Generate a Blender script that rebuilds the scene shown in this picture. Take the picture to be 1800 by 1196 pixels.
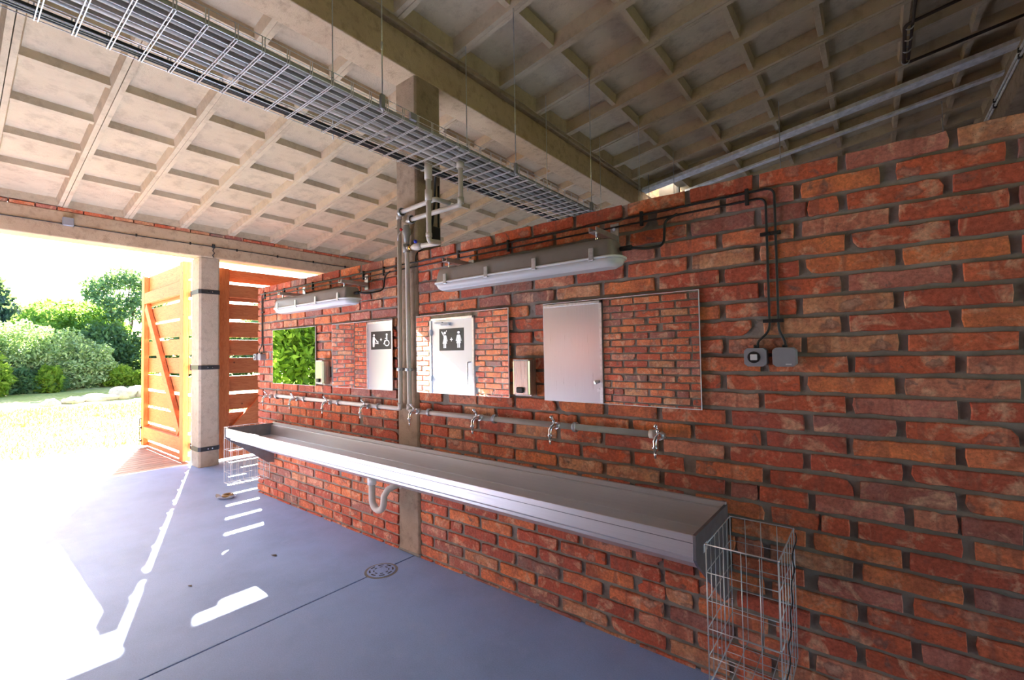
import bpy, math, random
import numpy as np
from mathutils import Vector, Matrix, noise as mnoise

random.seed(7); rng = np.random.default_rng(11)
S = bpy.context.scene
COL = S.collection
for o in list(bpy.data.objects): bpy.data.objects.remove(o, do_unlink=True)

# ------------------------------------------------------------------ camera, sky, sun, exposure
FPX, YAW, PITCH, ROLL, EYE = 799.97, 0.670351, 0.0287529, -0.016051, 1.43
cd = bpy.data.cameras.new('camera'); cam = bpy.data.objects.new('camera', cd); COL.objects.link(cam)
cd.sensor_width = 36.0; cd.lens = FPX * 36 / 1800; cd.clip_start = 0.02; cd.clip_end = 400
fw = Vector((-math.sin(YAW) * math.cos(PITCH), math.cos(YAW) * math.cos(PITCH), math.sin(PITCH)))
r0 = Vector((math.cos(YAW), math.sin(YAW), 0)); u0 = r0.cross(fw)
rt = math.cos(ROLL) * r0 + math.sin(ROLL) * u0; up = -math.sin(ROLL) * r0 + math.cos(ROLL) * u0
M4 = Matrix(((rt.x, up.x, -fw.x, 0), (rt.y, up.y, -fw.y, 0), (rt.z, up.z, -fw.z, EYE), (0, 0, 0, 1)))
cam.matrix_world = M4
S.camera = cam

S.view_settings.view_transform = 'Standard'; S.view_settings.look = 'None'
S.view_settings.gamma = 1.0; S.view_settings.use_curve_mapping = False
S.view_settings.exposure = 3.92

SUN_EL = math.radians(31.6); SX, SY = -0.938, 0.346
w = bpy.data.worlds.new('sky'); S.world = w; w.use_nodes = True
nt = w.node_tree; nt.nodes.clear()
wo = nt.nodes.new('ShaderNodeOutputWorld'); bg = nt.nodes.new('ShaderNodeBackground')
sky = nt.nodes.new('ShaderNodeTexSky'); sky.sky_type = 'NISHITA'; sky.sun_disc = False
sky.sun_elevation = SUN_EL; sky.sun_rotation = math.atan2(SX, SY); sky.altitude = 200
sky.air_density = 1.0; sky.dust_density = 2.0; sky.ozone_density = 1.5
bg.inputs['Strength'].default_value = 0.055
nt.links.new(sky.outputs[0], bg.inputs[0]); nt.links.new(bg.outputs[0], wo.inputs[0])
sl = bpy.data.lights.new('sun', 'SUN'); sl.energy = 6.9; sl.angle = math.radians(0.53); sl.color = (1.0, 0.97, 0.92)
sun = bpy.data.objects.new('sun', sl); COL.objects.link(sun)
sd = Vector((-SX * math.cos(SUN_EL), -SY * math.cos(SUN_EL), -math.sin(SUN_EL)))
sun.rotation_euler = sd.to_track_quat('-Z', 'Y').to_euler(); sun.location = (-20, 8, 20)

# ------------------------------------------------------------------ materials
def srgb(r, g, b):
    f = lambda c: (c / 255 / 12.92) if c / 255 <= .04045 else ((c / 255 + .055) / 1.055) ** 2.4
    return (f(r), f(g), f(b), 1)

class NT:
    def __init__(s, name):
        s.m = bpy.data.materials.new(name); s.m.use_nodes = True; s.t = s.m.node_tree
        s.b = s.t.nodes['Principled BSDF']; s.o = s.t.nodes['Material Output']
    def n(s, typ, **kw):
        x = s.t.nodes.new('ShaderNode' + typ)
        for k, v in kw.items():
            if k in x.inputs: x.inputs[k].default_value = v
            else: setattr(x, k, v)
        return x
    def l(s, a, b): s.t.links.new(a, b)
    def ramp(s, fac, stops, interp='LINEAR'):
        x = s.t.nodes.new('ShaderNodeValToRGB'); x.color_ramp.interpolation = interp
        e = x.color_ramp.elements
        while len(e) > 1: e.remove(e[-1])
        e[0].position = stops[0][0]; e[0].color = stops[0][1]
        for p, c in stops[1:]:
            y = e.new(p); y.color = c
        s.l(fac, x.inputs[0]); return x.outputs[0]
    def mix(s, fac, a, b, mode='MIX'):
        x = s.t.nodes.new('ShaderNodeMix'); x.data_type = 'RGBA'; x.blend_type = mode
        for i, v in ((0, fac), (6, a), (7, b)):
            if hasattr(v, 'links'): s.l(v, x.inputs[i])
            else: x.inputs[i].default_value = v
        return x.outputs[2]
    def bump(s, h, strength=.3, dist=.01):
        x = s.n('Bump', Strength=strength, Distance=dist); s.l(h, x.inputs['Height'])
        s.l(x.outputs[0], s.b.inputs['Normal']); return x
    def coord(s, kind='Object', scale=(1, 1, 1)):
        c = s.n('TexCoord'); mp = s.n('Mapping'); mp.inputs['Scale'].default_value = scale
        s.l(c.outputs[kind], mp.inputs[0]); return mp.outputs[0]

def g(v): return (v, v, v, 1)

def plain(name, col, rough=.5, metal=0., var=.12, scale=18., bump=.0, bscale=60., kind='Object', **kw):
    a = NT(name); co = a.coord(kind)
    no = a.n('TexNoise', Scale=scale, Detail=5., Roughness=.6); a.l(co, no.inputs['Vector'])
    lo = tuple(c * (1 - var) for c in col[:3]) + (1,); hi = tuple(min(1, c * (1 + var)) for c in col[:3]) + (1,)
    a.l(a.ramp(no.outputs[0], [(.3, lo), (.7, hi)]), a.b.inputs['Base Color'])
    a.b.inputs['Roughness'].default_value = rough; a.b.inputs['Metallic'].default_value = metal
    for k, v in kw.items(): a.b.inputs[k].default_value = v
    if bump:
        nb = a.n('TexNoise', Scale=bscale, Detail=6.); a.l(co, nb.inputs['Vector']); a.bump(nb.outputs[0], bump, .004)
    return a.m

def concrete(name, c1, c2, stain, rough=.9, pit=.5, grain=14., bumpd=.012):
    a = NT(name); co = a.coord('Object')
    n1 = a.n('TexNoise', Scale=2.2, Detail=7., Roughness=.65); a.l(co, n1.inputs['Vector'])
    n2 = a.n('TexNoise', Scale=grain, Detail=9., Roughness=.7); a.l(co, n2.inputs['Vector'])
    n3 = a.n('TexNoise', Scale=95., Detail=4.); a.l(co, n3.inputs['Vector'])
    base = a.ramp(n1.outputs[0], [(.32, c1), (.66, c2)])
    st = a.ramp(n2.outputs[0], [(.50, g(0)), (.68, g(1))])
    sm = a.n('Math', operation='MULTIPLY'); a.l(st, sm.inputs[0]); sm.inputs[1].default_value = .55
    col = a.mix(sm.outputs[0], base, stain)
    vo = a.n('TexVoronoi', Scale=38.); a.l(co, vo.inputs['Vector'])
    pits = a.ramp(vo.outputs['Distance'], [(.0, g(0)), (.12 * pit + .02, g(1))])
    col = a.mix(1.0, col, a.mix(.5, g(1), pits), 'MULTIPLY')
    a.l(col, a.b.inputs['Base Color']); a.b.inputs['Roughness'].default_value = rough
    h = a.mix(.35, n2.outputs[0], n3.outputs[0]); h = a.mix(.4, h, pits, 'MULTIPLY')
    a.bump(h, .6, bumpd)
    return a.m

def brick_mat(name, dark=1.0):
    a = NT(name)
    oi = a.n('ObjectInfo'); ge = a.n('NewGeometry')
    ad = a.n('Math', operation='ADD'); a.l(oi.outputs['Random'], ad.inputs[0]); a.l(ge.outputs['Random Per Island'], ad.inputs[1])
    fr = a.n('Math', operation='FRACT'); a.l(ad.outputs[0], fr.inputs[0]); R = fr.outputs[0]
    k = lambda r, g_, b: tuple(dark * c for c in srgb(r, g_, b)[:3]) + (1,)
    base = a.ramp(R, [(0, k(208, 106, 68)), (.13, k(218, 124, 80)), (.25, k(190, 88, 62)), (.36, k(206, 134, 104)), (.45, k(176, 84, 64)),
                      (.54, k(222, 128, 76)), (.63, k(160, 104, 92)), (.69, k(204, 98, 62)), (.78, k(206, 146, 104)), (.84, k(190, 120, 102)), (.89, k(206, 98, 66)), (.94, k(136, 108, 98)), (.97, k(196, 92, 58))], 'CONSTANT')
    co = a.n('TexCoord'); geo = a.n('Mapping')
    cv = a.n('CombineXYZ'); m1 = a.n('Math', operation='MULTIPLY'); a.l(R, m1.inputs[0]); m1.inputs[1].default_value = 37.
    a.l(m1.outputs[0], cv.inputs[0]); a.l(m1.outputs[0], cv.inputs[2])
    va = a.n('VectorMath', operation='ADD'); a.l(co.outputs['Object'], va.inputs[0]); a.l(cv.outputs[0], va.inputs[1]); P = va.outputs[0]
    n1 = a.n('TexNoise', Scale=9., Detail=5., Roughness=.6, Distortion=.6); a.l(P, n1.inputs['Vector'])
    n2 = a.n('TexNoise', Scale=70., Detail=6., Roughness=.7); a.l(P, n2.inputs['Vector'])
    n3 = a.n('TexNoise', Scale=11., Detail=4., Roughness=.65, Distortion=.7); a.l(P, n3.inputs['Vector'])
    c = a.mix(a.ramp(n1.outputs[0], [(.42, g(0)), (.62, g(.62))]), base, k(160, 80, 60))
    c = a.mix(a.ramp(n3.outputs[0], [(.53, g(0)), (.66, g(.75))]), c, k(218, 172, 138))
    c = a.mix(a.ramp(n3.outputs[0], [(.30, g(.75)), (.38, g(0))]), c, k(104, 84, 76))
    # round kiss marks and bands left by the kiln stack
    mk = a.n('Mapping'); mk.inputs['Scale'].default_value = (12., 1., 19.); a.l(P, mk.inputs[0])
    nd = a.n('TexNoise', Scale=30., Detail=2.); a.l(P, nd.inputs['Vector'])
    vd = a.n('VectorMath', operation='SCALE'); a.l(nd.outputs['Color'], vd.inputs[0]); vd.inputs['Scale'].default_value = .9
    vq = a.n('VectorMath', operation='ADD'); a.l(mk.outputs[0], vq.inputs[0]); a.l(vd.outputs[0], vq.inputs[1])
    vo = a.n('TexVoronoi', Scale=1., Randomness=.75); a.l(vq.outputs[0], vo.inputs['Vector'])
    fill = a.ramp(vo.outputs['Distance'], [(.10, g(.55)), (.30, g(.35)), (.42, g(0))])
    ring = a.ramp(vo.outputs['Distance'], [(.22, g(0)), (.34, g(.5)), (.38, g(.45)), (.50, g(0))])
    sepc = a.n('SeparateColor'); a.l(vo.outputs['Color'], sepc.inputs[0])
    gate1 = a.ramp(sepc.outputs[0], [(.45, g(0)), (.8, g(1))])
    gate = a.ramp(R, [(0, g(.2)), (.10, g(1)), (.22, g(0)), (.38, g(1)), (.50, g(.15)), (.70, g(1)), (.84, g(0))], 'CONSTANT')
    gg = a.n('Math', operation='MULTIPLY'); a.l(gate1, gg.inputs[0]); a.l(gate, gg.inputs[1])
    f1 = a.n('Math', operation='MULTIPLY'); a.l(fill, f1.inputs[0]); a.l(gg.outputs[0], f1.inputs[1])
    f2 = a.n('Math', operation='MULTIPLY'); a.l(ring, f2.inputs[0]); a.l(gg.outputs[0], f2.inputs[1])
    c = a.mix(f1.outputs[0], c, k(172, 146, 128)); c = a.mix(f2.outputs[0], c, k(92, 72, 66))
    mb = a.n('Mapping'); mb.inputs['Scale'].default_value = (1., .1, .12); a.l(P, mb.inputs[0])
    nb = a.n('TexNoise', Scale=16., Detail=2.); a.l(mb.outputs[0], nb.inputs['Vector'])
    c = a.mix(a.ramp(nb.outputs[0], [(.60, g(0)), (.64, g(.45))]), c, k(128, 76, 62))
    c = a.mix(.12, c, k(140, 118, 106))
    fine = a.ramp(n2.outputs[0], [(.3, g(.62)), (.62, g(1.12))])
    c = a.mix(1., c, fine, 'MULTIPLY')
    vp = a.n('TexVoronoi', Scale=150.); a.l(P, vp.inputs['Vector'])
    pit = a.ramp(vp.outputs['Distance'], [(.08, g(0)), (.2, g(1))])
    np_ = a.n('TexNoise', Scale=30.); a.l(P, np_.inputs['Vector'])
    pg = a.ramp(np_.outputs[0], [(.48, g(1)), (.56, g(0))]); pit = a.mix(pg, pit, g(1))
    c = a.mix(1., c, a.mix(.6, g(1), pit), 'MULTIPLY')
    a.l(c, a.b.inputs['Base Color']); a.b.inputs['Roughness'].default_value = .85
    a.b.inputs['Specular IOR Level'].default_value = .25
    h = a.mix(.5, n2.outputs[0], n1.outputs[0]); h = a.mix(.6, h, pit, 'MULTIPLY'); a.bump(h, .7, .006)
    return a.m

def brushed(name, col, rough=.32, axis=0, metal=.95, var=.08, bump=.05):
    a = NT(name); sc = [4, 4, 4]
    sc = [160 if i != axis else 1.5 for i in range(3)]
    co = a.coord('Object', tuple(sc)); n = a.n('TexNoise', Scale=1.5, Detail=4.); a.l(co, n.inputs['Vector'])
    lo = tuple(c * (1 - var) for c in col[:3]) + (1,)
    a.l(a.ramp(n.outputs[0], [(.3, lo), (.7, col)]), a.b.inputs['Base Color'])
    a.l(a.ramp(n.outputs[0], [(.3, g(rough * .8)), (.7, g(rough * 1.25))]), a.b.inputs['Roughness'])
    a.b.inputs['Metallic'].default_value = metal; 
    if bump: a.bump(n.outputs[0], bump, .001)
    return a.m

def wood(name, c1, c2, axis=0):
    a = NT(name); oi = a.n('ObjectInfo')
    cv = a.n('CombineXYZ'); m1 = a.n('Math', operation='MULTIPLY'); a.l(oi.outputs['Random'], m1.inputs[0]); m1.inputs[1].default_value = 21.
    a.l(m1.outputs[0], cv.inputs[1]); a.l(m1.outputs[0], cv.inputs[2])
    co = a.n('TexCoord'); va = a.n('VectorMath', operation='ADD'); a.l(co.outputs['Object'], va.inputs[0]); a.l(cv.outputs[0], va.inputs[1])
    mp = a.n('Mapping'); mp.inputs['Scale'].default_value = tuple(1.2 if i == axis else 9 for i in range(3)); a.l(va.outputs[0], mp.inputs[0])
    n = a.n('TexNoise', Scale=3., Detail=7., Distortion=1.4); a.l(mp.outputs[0], n.inputs['Vector'])
    v = a.n('TexVoronoi', Scale=5.5); a.l(va.outputs[0], v.inputs['Vector'])
    c = a.ramp(n.outputs[0], [(.3, c1), (.5, c2), (.58, c1), (.72, c2)])
    kn = a.ramp(v.outputs['Distance'], [(.05, g(.35)), (.085, g(1))]); c = a.mix(1., c, kn, 'MULTIPLY')
    tv = a.ramp(oi.outputs['Random'], [(0, g(.82)), (1, g(1.1))]); c = a.mix(1., c, tv, 'MULTIPLY')
    a.l(c, a.b.inputs['Base Color']); a.b.inputs['Roughness'].default_value = .6; a.bump(n.outputs[0], .15, .002)
    return a.m

def leafm(name, c1, c2, tr=.45):
    a = NT(name); ge = a.n('NewGeometry')
    c = a.ramp(ge.outputs['Random Per Island'], [(0, c1), (1, c2)])
    a.l(c, a.b.inputs['Base Color']); a.b.inputs['Roughness'].default_value = .55
    a.b.inputs['Specular IOR Level'].default_value = .25
    t = a.n('BsdfTranslucent'); a.l(a.mix(.5, c, (.5, .75, .1, 1), 'MIX'), t.inputs[0]); mx = a.n('MixShader'); mx.inputs[0].default_value = tr
    a.l(a.b.outputs[0], mx.inputs[1]); a.l(t.outputs[0], mx.inputs[2]); a.l(mx.outputs[0], a.o.inputs[0])
    return a.m

M = {}
M['brick'] = brick_mat('brick_clay', 1.28)
M['mortar'] = plain('mortar', srgb(142, 137, 126), .95, var=.28, scale=9., bump=.9, bscale=70.)
M['beam'] = concrete('beam_concrete', srgb(186, 160, 132), srgb(206, 182, 152), srgb(140, 116, 94))
M['panel'] = concrete('ceiling_concrete', srgb(182, 163, 136), srgb(204, 184, 154), srgb(150, 132, 110), pit=.1, grain=7.)
M['post'] = concrete('post_concrete', srgb(176, 160, 140), srgb(196, 180, 160), srgb(150, 134, 116), pit=.35)
M['column'] = concrete('column_concrete', srgb(150, 130, 108), srgb(180, 158, 134), srgb(104, 88, 72), pit=.8)
M['galv'] = plain('galvanised_steel', (.62, .63, .64, 1), .38, .85, var=.18, scale=30.)
M['wire'] = plain('tray_wire', (.74, .74, .73, 1), .35, .7, var=.06)
M['chrome'] = plain('chrome', (.82, .82, .83, 1), .12, 1., var=.04)
M['brass'] = plain('brass', srgb(196, 160, 96), .25, 1., var=.06)
M['steelx'] = brushed('stainless_trough', (.70, .69, .69, 1), .40, 0, metal=.5)
M['steelz'] = brushed('stainless_dispenser', (.66, .62, .55, 1), .3, 2)
M['steeldark'] = plain('stainless_end_plate', (.24, .24, .25, 1), .5, .7)
M['door'] = brushed('door_aluminium', (.50, .54, .60, 1), .42, 2, metal=.7)
M['doorsteel'] = brushed('door_steel', (.60, .60, .62, 1), .34, 2, metal=.9, bump=0)
M['pipe'] = plain('plastic_pipe', srgb(208, 198, 184), .45, var=.05)
M['duct'] = plain('grey_conduit', srgb(160, 157, 150), .35, var=.06)
M['greydark'] = plain('grey_enclosure', srgb(150, 150, 154), .55, var=.06, bump=.1)
M['greylamp'] = plain('lamp_body', srgb(150, 142, 134), .45, .35, var=.05)
M['black'] = plain('black_rubber', (.018, .018, .018, 1), .5, var=.2)
M['white'] = plain('white_plastic', (.8, .8, .78, 1), .4, var=.03)
M['signblack'] = plain('sign_black', (.012, .012, .013, 1), .6)
M['red'] = plain('red_handle', (.7, .03, .02, 1), .4)
M['blue'] = plain('blue_handle', (.02, .04, .6, 1), .4)
M['copper'] = plain('copper', srgb(190, 130, 90), .3, .9)
M['woody'] = wood('larch_along_y', srgb(188, 102, 56), srgb(208, 126, 76), 1)
M['woodx'] = wood('larch_along_x', srgb(188, 102, 56), srgb(208, 126, 76), 0)
M['woodz'] = wood('larch_upright', srgb(200, 104, 52), srgb(218, 126, 70), 2)
M['deck'] = wood('deck_timber', srgb(132, 106, 92), srgb(158, 130, 112), 1)
M['iron'] = plain('painted_iron', (.05, .05, .055, 1), .5, .5)
M['rust'] = plain('rusty_pipe', (.05, .03, .025, 1), .7)
M['bark'] = plain('bark', srgb(96, 88, 76), .9, var=.3, scale=12., bump=.5)
M['stone'] = concrete('field_stone', srgb(170, 160, 145), srgb(205, 198, 184), srgb(140, 118, 92), pit=.2)
M['plaster'] = plain('pale_plaster', srgb(224, 222, 212), .8, var=.06)
M['rail'] = plain('daylit_rib_and_conduit', srgb(226, 226, 228), .6, 0., var=.25, scale=14.)  # daylight on the ribs put into the pale colour; conduits share it
M['glass_edge'] = plain('mirror_edge', (.9, .92, .9, 1), .4)
a = NT('mirror_silver'); a.b.inputs['Base Color'].default_value = (.9, .91, .9, 1); a.b.inputs['Metallic'].default_value = 1; a.b.inputs['Roughness'].default_value = .004
M['mirror'] = a.m
a = NT('clear_diffuser'); a.b.inputs['Base Color'].default_value = (.93, .93, .92, 1); a.b.inputs['Roughness'].default_value = .10
a.b.inputs['Transmission Weight'].default_value = .25; a.b.inputs['IOR'].default_value = 1.3
M['diffuser'] = a.m
# floor: power-floated concrete, blue cast of the sky put into its base colour
a = NT('floated_concrete'); co = a.coord('Object')
n1 = a.n('TexNoise', Scale=1.3, Detail=8., Roughness=.62); a.l(co, n1.inputs['Vector'])
n2 = a.n('TexNoise', Scale=11., Detail=6., Distortion=.8); a.l(co, n2.inputs['Vector'])
n3 = a.n('TexNoise', Scale=160., Detail=3.); a.l(co, n3.inputs['Vector'])
c = a.ramp(n1.outputs[0], [(.3, srgb(146, 166, 200)), (.55, srgb(162, 183, 220)), (.75, srgb(152, 172, 207))])
c = a.mix(a.ramp(n2.outputs[0], [(.52, g(0)), (.72, g(.35))]), c, srgb(176, 192, 222))
c = a.mix(1., c, a.ramp(n3.outputs[0], [(.3, g(.9)), (.7, g(1.05))]), 'MULTIPLY')
a.l(c, a.b.inputs['Base Color']); a.l(a.ramp(n2.outputs[0], [(.3, g(.55)), (.7, g(.72))]), a.b.inputs['Roughness']); a.b.inputs['Specular IOR Level'].default_value = .3
a.bump(a.mix(.5, n2.outputs[0], n3.outputs[0]), .12, .002)
M['floor'] = a.m
a = NT('grass_ground'); co = a.coord('Object')
n1 = a.n('TexNoise', Scale=.5, Detail=8., Roughness=.7); a.l(co, n1.inputs['Vector'])
n2 = a.n('TexNoise', Scale=14., Detail=4.); a.l(co, n2.inputs['Vector'])
c = a.ramp(n1.outputs[0], [(.35, srgb(140, 152, 70)), (.52, srgb(168, 172, 100)), (.66, srgb(206, 202, 160))])
c = a.mix(1., c, a.ramp(n2.outputs[0], [(.3, g(.7)), (.7, g(1.15))]), 'MULTIPLY')
a.l(c, a.b.inputs['Base Color']); a.b.inputs['Roughness'].default_value = .95; a.bump(n2.outputs[0], .6, .03)
M['ground'] = a.m
M['grass'] = leafm('grass_blades', srgb(70, 96, 28), srgb(132, 144, 62), .35)
M['willow'] = leafm('willow_leaves', srgb(90, 118, 76), srgb(160, 178, 142), .3)
M['lime'] = leafm('lime_leaves', srgb(78, 112, 34), srgb(130, 152, 60), .5)
M['green'] = leafm('green_leaves', srgb(62, 104, 52), srgb(112, 150, 72), .4)
M['bluegreen'] = leafm('tall_tree_leaves', srgb(52, 86, 76), srgb(98, 134, 110), .25)
M['spruce'] = leafm('spruce_needles', srgb(36, 66, 70), srgb(72, 100, 98), .15)
M['shade'] = leafm('dark_shrub_leaves', srgb(40, 74, 56), srgb(84, 116, 84), .25)
M['fresh'] = leafm('fresh_leaves', srgb(26, 62, 12), srgb(136, 172, 62), .4)

# ------------------------------------------------------------------ mesh builder and scene helpers
class MB:
    def __init__(s): s.v = []; s.f = []; s.sm = []
    def add(s, vs, fs, smooth=False):
        o = len(s.v); s.v += [tuple(p) for p in vs]; s.f += [tuple(i + o for i in f) for f in fs]; s.sm += [smooth] * len(fs); return s
    def box(s, x0, x1, y0, y1, z0, z1):
        x0, x1 = sorted((x0, x1)); y0, y1 = sorted((y0, y1)); z0, z1 = sorted((z0, z1))
        v = [(x, y, z) for x in (x0, x1) for y in (y0, y1) for z in (z0, z1)]
        return s.add(v, [(0, 1, 3, 2), (4, 6, 7, 5), (0, 4, 5, 1), (2, 3, 7, 6), (0, 2, 6, 4), (1, 5, 7, 3)])
    def prism(s, poly, axis, a0, a1, smooth=False):
        # poly: 2D points in the two other axes (in x,y,z order); extruded along axis
        def P(p, a):
            q = list(p); q.insert(axis, a); return q
        n = len(poly); v = [P(p, a0) for p in poly] + [P(p, a1) for p in poly]
        fs = [(i, (i + 1) % n, n + (i + 1) % n, n + i) for i in range(n)]
        s.add(v, fs, smooth); o = len(s.v) - 2 * n
        s.f += [tuple(o + i for i in range(n - 1, -1, -1)), tuple(o + n + i for i in range(n))]; s.sm += [False, False]; return s
    def tube(s, pts, r, n=8, closed=False, caps=True, smooth=True):
        P = [Vector(p) for p in pts]; m = len(P); R = r if isinstance(r, (list, tuple)) else [r] * m
        T = []
        for i in range(m):
            if closed: t = P[(i + 1) % m] - P[i - 1]
            else: t = P[min(i + 1, m - 1)] - P[max(i - 1, 0)]
            T.append(t.normalized() if t.length > 1e-9 else Vector((0, 0, 1)))
        a = Vector((0, 0, 1)) if abs(T[0].z) < .9 else Vector((1, 0, 0))
        N = (a - T[0] * a.dot(T[0])).normalized(); vs = []
        for i in range(m):
            N = (N - T[i] * N.dot(T[i])).normalized(); B = T[i].cross(N)
            for k in range(n):
                t = 2 * math.pi * k / n; vs.append(P[i] + (N * math.cos(t) + B * math.sin(t)) * R[i])
        fs = []
        for i in range(m if closed else m - 1):
            j = (i + 1) % m
            fs += [(i * n + k, i * n + (k + 1) % n, j * n + (k + 1) % n, j * n + k) for k in range(n)]
        s.add(vs, fs, smooth)
        if caps and not closed:
            o = len(s.v) - m * n
            s.f += [tuple(o + k for k in range(n - 1, -1, -1)), tuple(o + (m - 1) * n + k for k in range(n))]; s.sm += [False, False]
        return s
    def cyl(s, p0, p1, r, n=10, r1=None): return s.tube([p0, p1], [r, r if r1 is None else r1], n)
    def ball(s, c, r, n=8):
        rr = (r, r, r) if not isinstance(r, (list, tuple)) else r; vs = []; fs = []; m = n // 2 + 1
        for i in range(m + 1):
            t = math.pi * i / m
            for k in range(n):
                p = 2 * math.pi * k / n
                vs.append((c[0] + rr[0] * math.sin(t) * math.cos(p), c[1] + rr[1] * math.sin(t) * math.sin(p), c[2] + rr[2] * math.cos(t)))
        for i in range(m): fs += [(i * n + k, (i + 1) * n + k, (i + 1) * n + (k + 1) % n, i * n + (k + 1) % n) for k in range(n)]
        return s.add(vs, fs, True)
    def mesh(s, name, off=(0, 0, 0)):
        me = bpy.data.meshes.new(name)
        me.from_pydata([(p[0] - off[0], p[1] - off[1], p[2] - off[2]) for p in s.v], [], s.f)
        me.polygons.foreach_set('use_smooth', s.sm); me.update(); return me
    def build(s, name, mat, parent=None, bevel=0, seg=2, kind=None, label=None):
        off = (0, 0, 0)
        if parent is not None:
            p = parent; off = Vector((0, 0, 0))
            while p is not None: off = off + p.location; p = p.parent
        me = s.mesh(name, off); me.materials.append(mat)
        o = bpy.data.objects.new(name, me); COL.objects.link(o); o.parent = parent
        if bevel:
            b = o.modifiers.new('bevel', 'BEVEL'); b.width = bevel; b.segments = seg; b.limit_method = 'ANGLE'; b.harden_normals = False
        if kind: o['kind'] = kind
        if label: o['label'] = label
        return o

def tag(o, label, cat, group=None, kind=None):
    o['label'] = label; o['category'] = cat
    if group: o['group'] = group
    if kind: o['kind'] = kind
    return o
def thing(name, label, cat, loc=(0, 0, 0), group=None):
    o = bpy.data.objects.new(name, None); COL.objects.link(o); o.location = loc; o.empty_display_size = .05
    return tag(o, label, cat, group)
def structure(o, label=None, cat=None):
    o['kind'] = 'structure'
    if label: o['label'] = label
    if cat: o['category'] = cat
    return o
def copy_tree(o, loc=None, label=None, parent=None):
    c = o.copy(); COL.objects.link(c); c.parent = parent
    if loc is not None: c.location = loc
    if label: c['label'] = label
    for ch in list(o.children): copy_tree(ch, parent=c)
    return c
def arc(c, r, a0, a1, u, v, n=6):
    c = Vector(c); u = Vector(u); v = Vector(v)
    return [tuple(c + r * (math.cos(a0 + (a1 - a0) * i / n) * u + math.sin(a0 + (a1 - a0) * i / n) * v)) for i in range(n + 1)]
def smooth_path(pts, r=.03, n=5):
    """round the corners of a polyline"""
    P = [Vector(p) for p in pts]; out = [P[0]]
    for i in range(1, len(P) - 1):
        a = (P[i - 1] - P[i]); b = (P[i + 1] - P[i]); rr = min(r, a.length * .45, b.length * .45)
        p0 = P[i] + a.normalized() * rr; p2 = P[i] + b.normalized() * rr
        for k in range(n + 1):
            t = k / n; out.append((1 - t) ** 2 * p0 + 2 * t * (1 - t) * P[i] + t * t * p2)
    out.append(P[-1]); return out

D = 2.13                 # front of the brick wall
WT = 2.174               # top of the wall
CO = .077                # course height
def roofz(x): return 3.10 + .1475 * (x + 6.88)

# ------------------------------------------------------------------ floor (cast in bays with real joints)
fl = MB().box(-7.30, 4.4, -3.0, 9.8, -.25, -.03).build('floor', M['mortar']); structure(fl, 'grey concrete floor of the covered washroom', 'floor')
J = .004
xs = [(-7.30, -2.608), (-2.602, 4.4)]; ys = [(-3.0, -.6), (-.596, 2.20), (2.204, 9.8)]
for i, (x0, x1) in enumerate(xs):
    for (y0, y1) in ys:
        MB().box(x0 + J / 2, x1 - J / 2, y0, y1, -.06, 0).build('floor_slab', M['floor'], fl, bevel=.002, seg=1)

# ------------------------------------------------------------------ brick units
def brick_mesh(name, L, H, depth, seed, chip=.16):
    rd = random.Random(seed); pts = []
    nx, nz = 6, 2
    def per():
        for i in range(nx): yield (-L / 2 + L * i / nx, -H / 2)
        for i in range(nz): yield (L / 2, -H / 2 + H * i / nz)
        for i in range(nx): yield (L / 2 - L * i / nx, H / 2)
        for i in range(nz): yield (-L / 2, H / 2 - H * i / nz)
    n = 2 * (nx + nz); corners = {0, nx, nx + nz, 2 * nx + nz}
    out = []
    chipc = rd.choice(sorted(corners)) if rd.random() < chip else -1
    for i, (x, z) in enumerate(per()):
        jx, jz = rd.uniform(-.003, .003), rd.uniform(-.0022, .0022)
        if i in corners:
            s = rd.uniform(.0008, .003) if i != chipc else rd.uniform(.010, .022)
            x -= math.copysign(s, x); z -= math.copysign(s * .5, z)
        elif rd.random() < .10: z *= rd.uniform(.84, .94)
        out.append((x + jx, z + jz))
    bow = rd.uniform(-.002, .003); vs = []
    b = .0028
    for x, z in out: vs.append((x * (1 - 2 * b / L), -rd.uniform(0, .0018) + bow, z * (1 - 2 * b / H)))
    for x, z in out: vs.append((x, b + rd.uniform(0, .001), z))
    for x, z in out: vs.append((x, depth, z))
    c = len(vs); vs.append((0, -.0008 + bow, 0))
    m = MB()
    fs = []
    for i in range(n):
        j = (i + 1) % n
        fs += [(c, i, j), (i, n + i, n + j, j), (n + i, 2 * n + i, 2 * n + j, n + j)]
    m.add(vs, fs)
    me = m.mesh(name); me.materials.append(M['brick']); return me, m
BR = {}
def get_brick(L, var):
    k = (round(L, 2), var)
    if k not in BR:
        BR[k] = brick_mesh('brick', round(L, 2), .0625, .035, hash((int(L * 1000), var)) % 9999)
    return BR[k]

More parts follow.
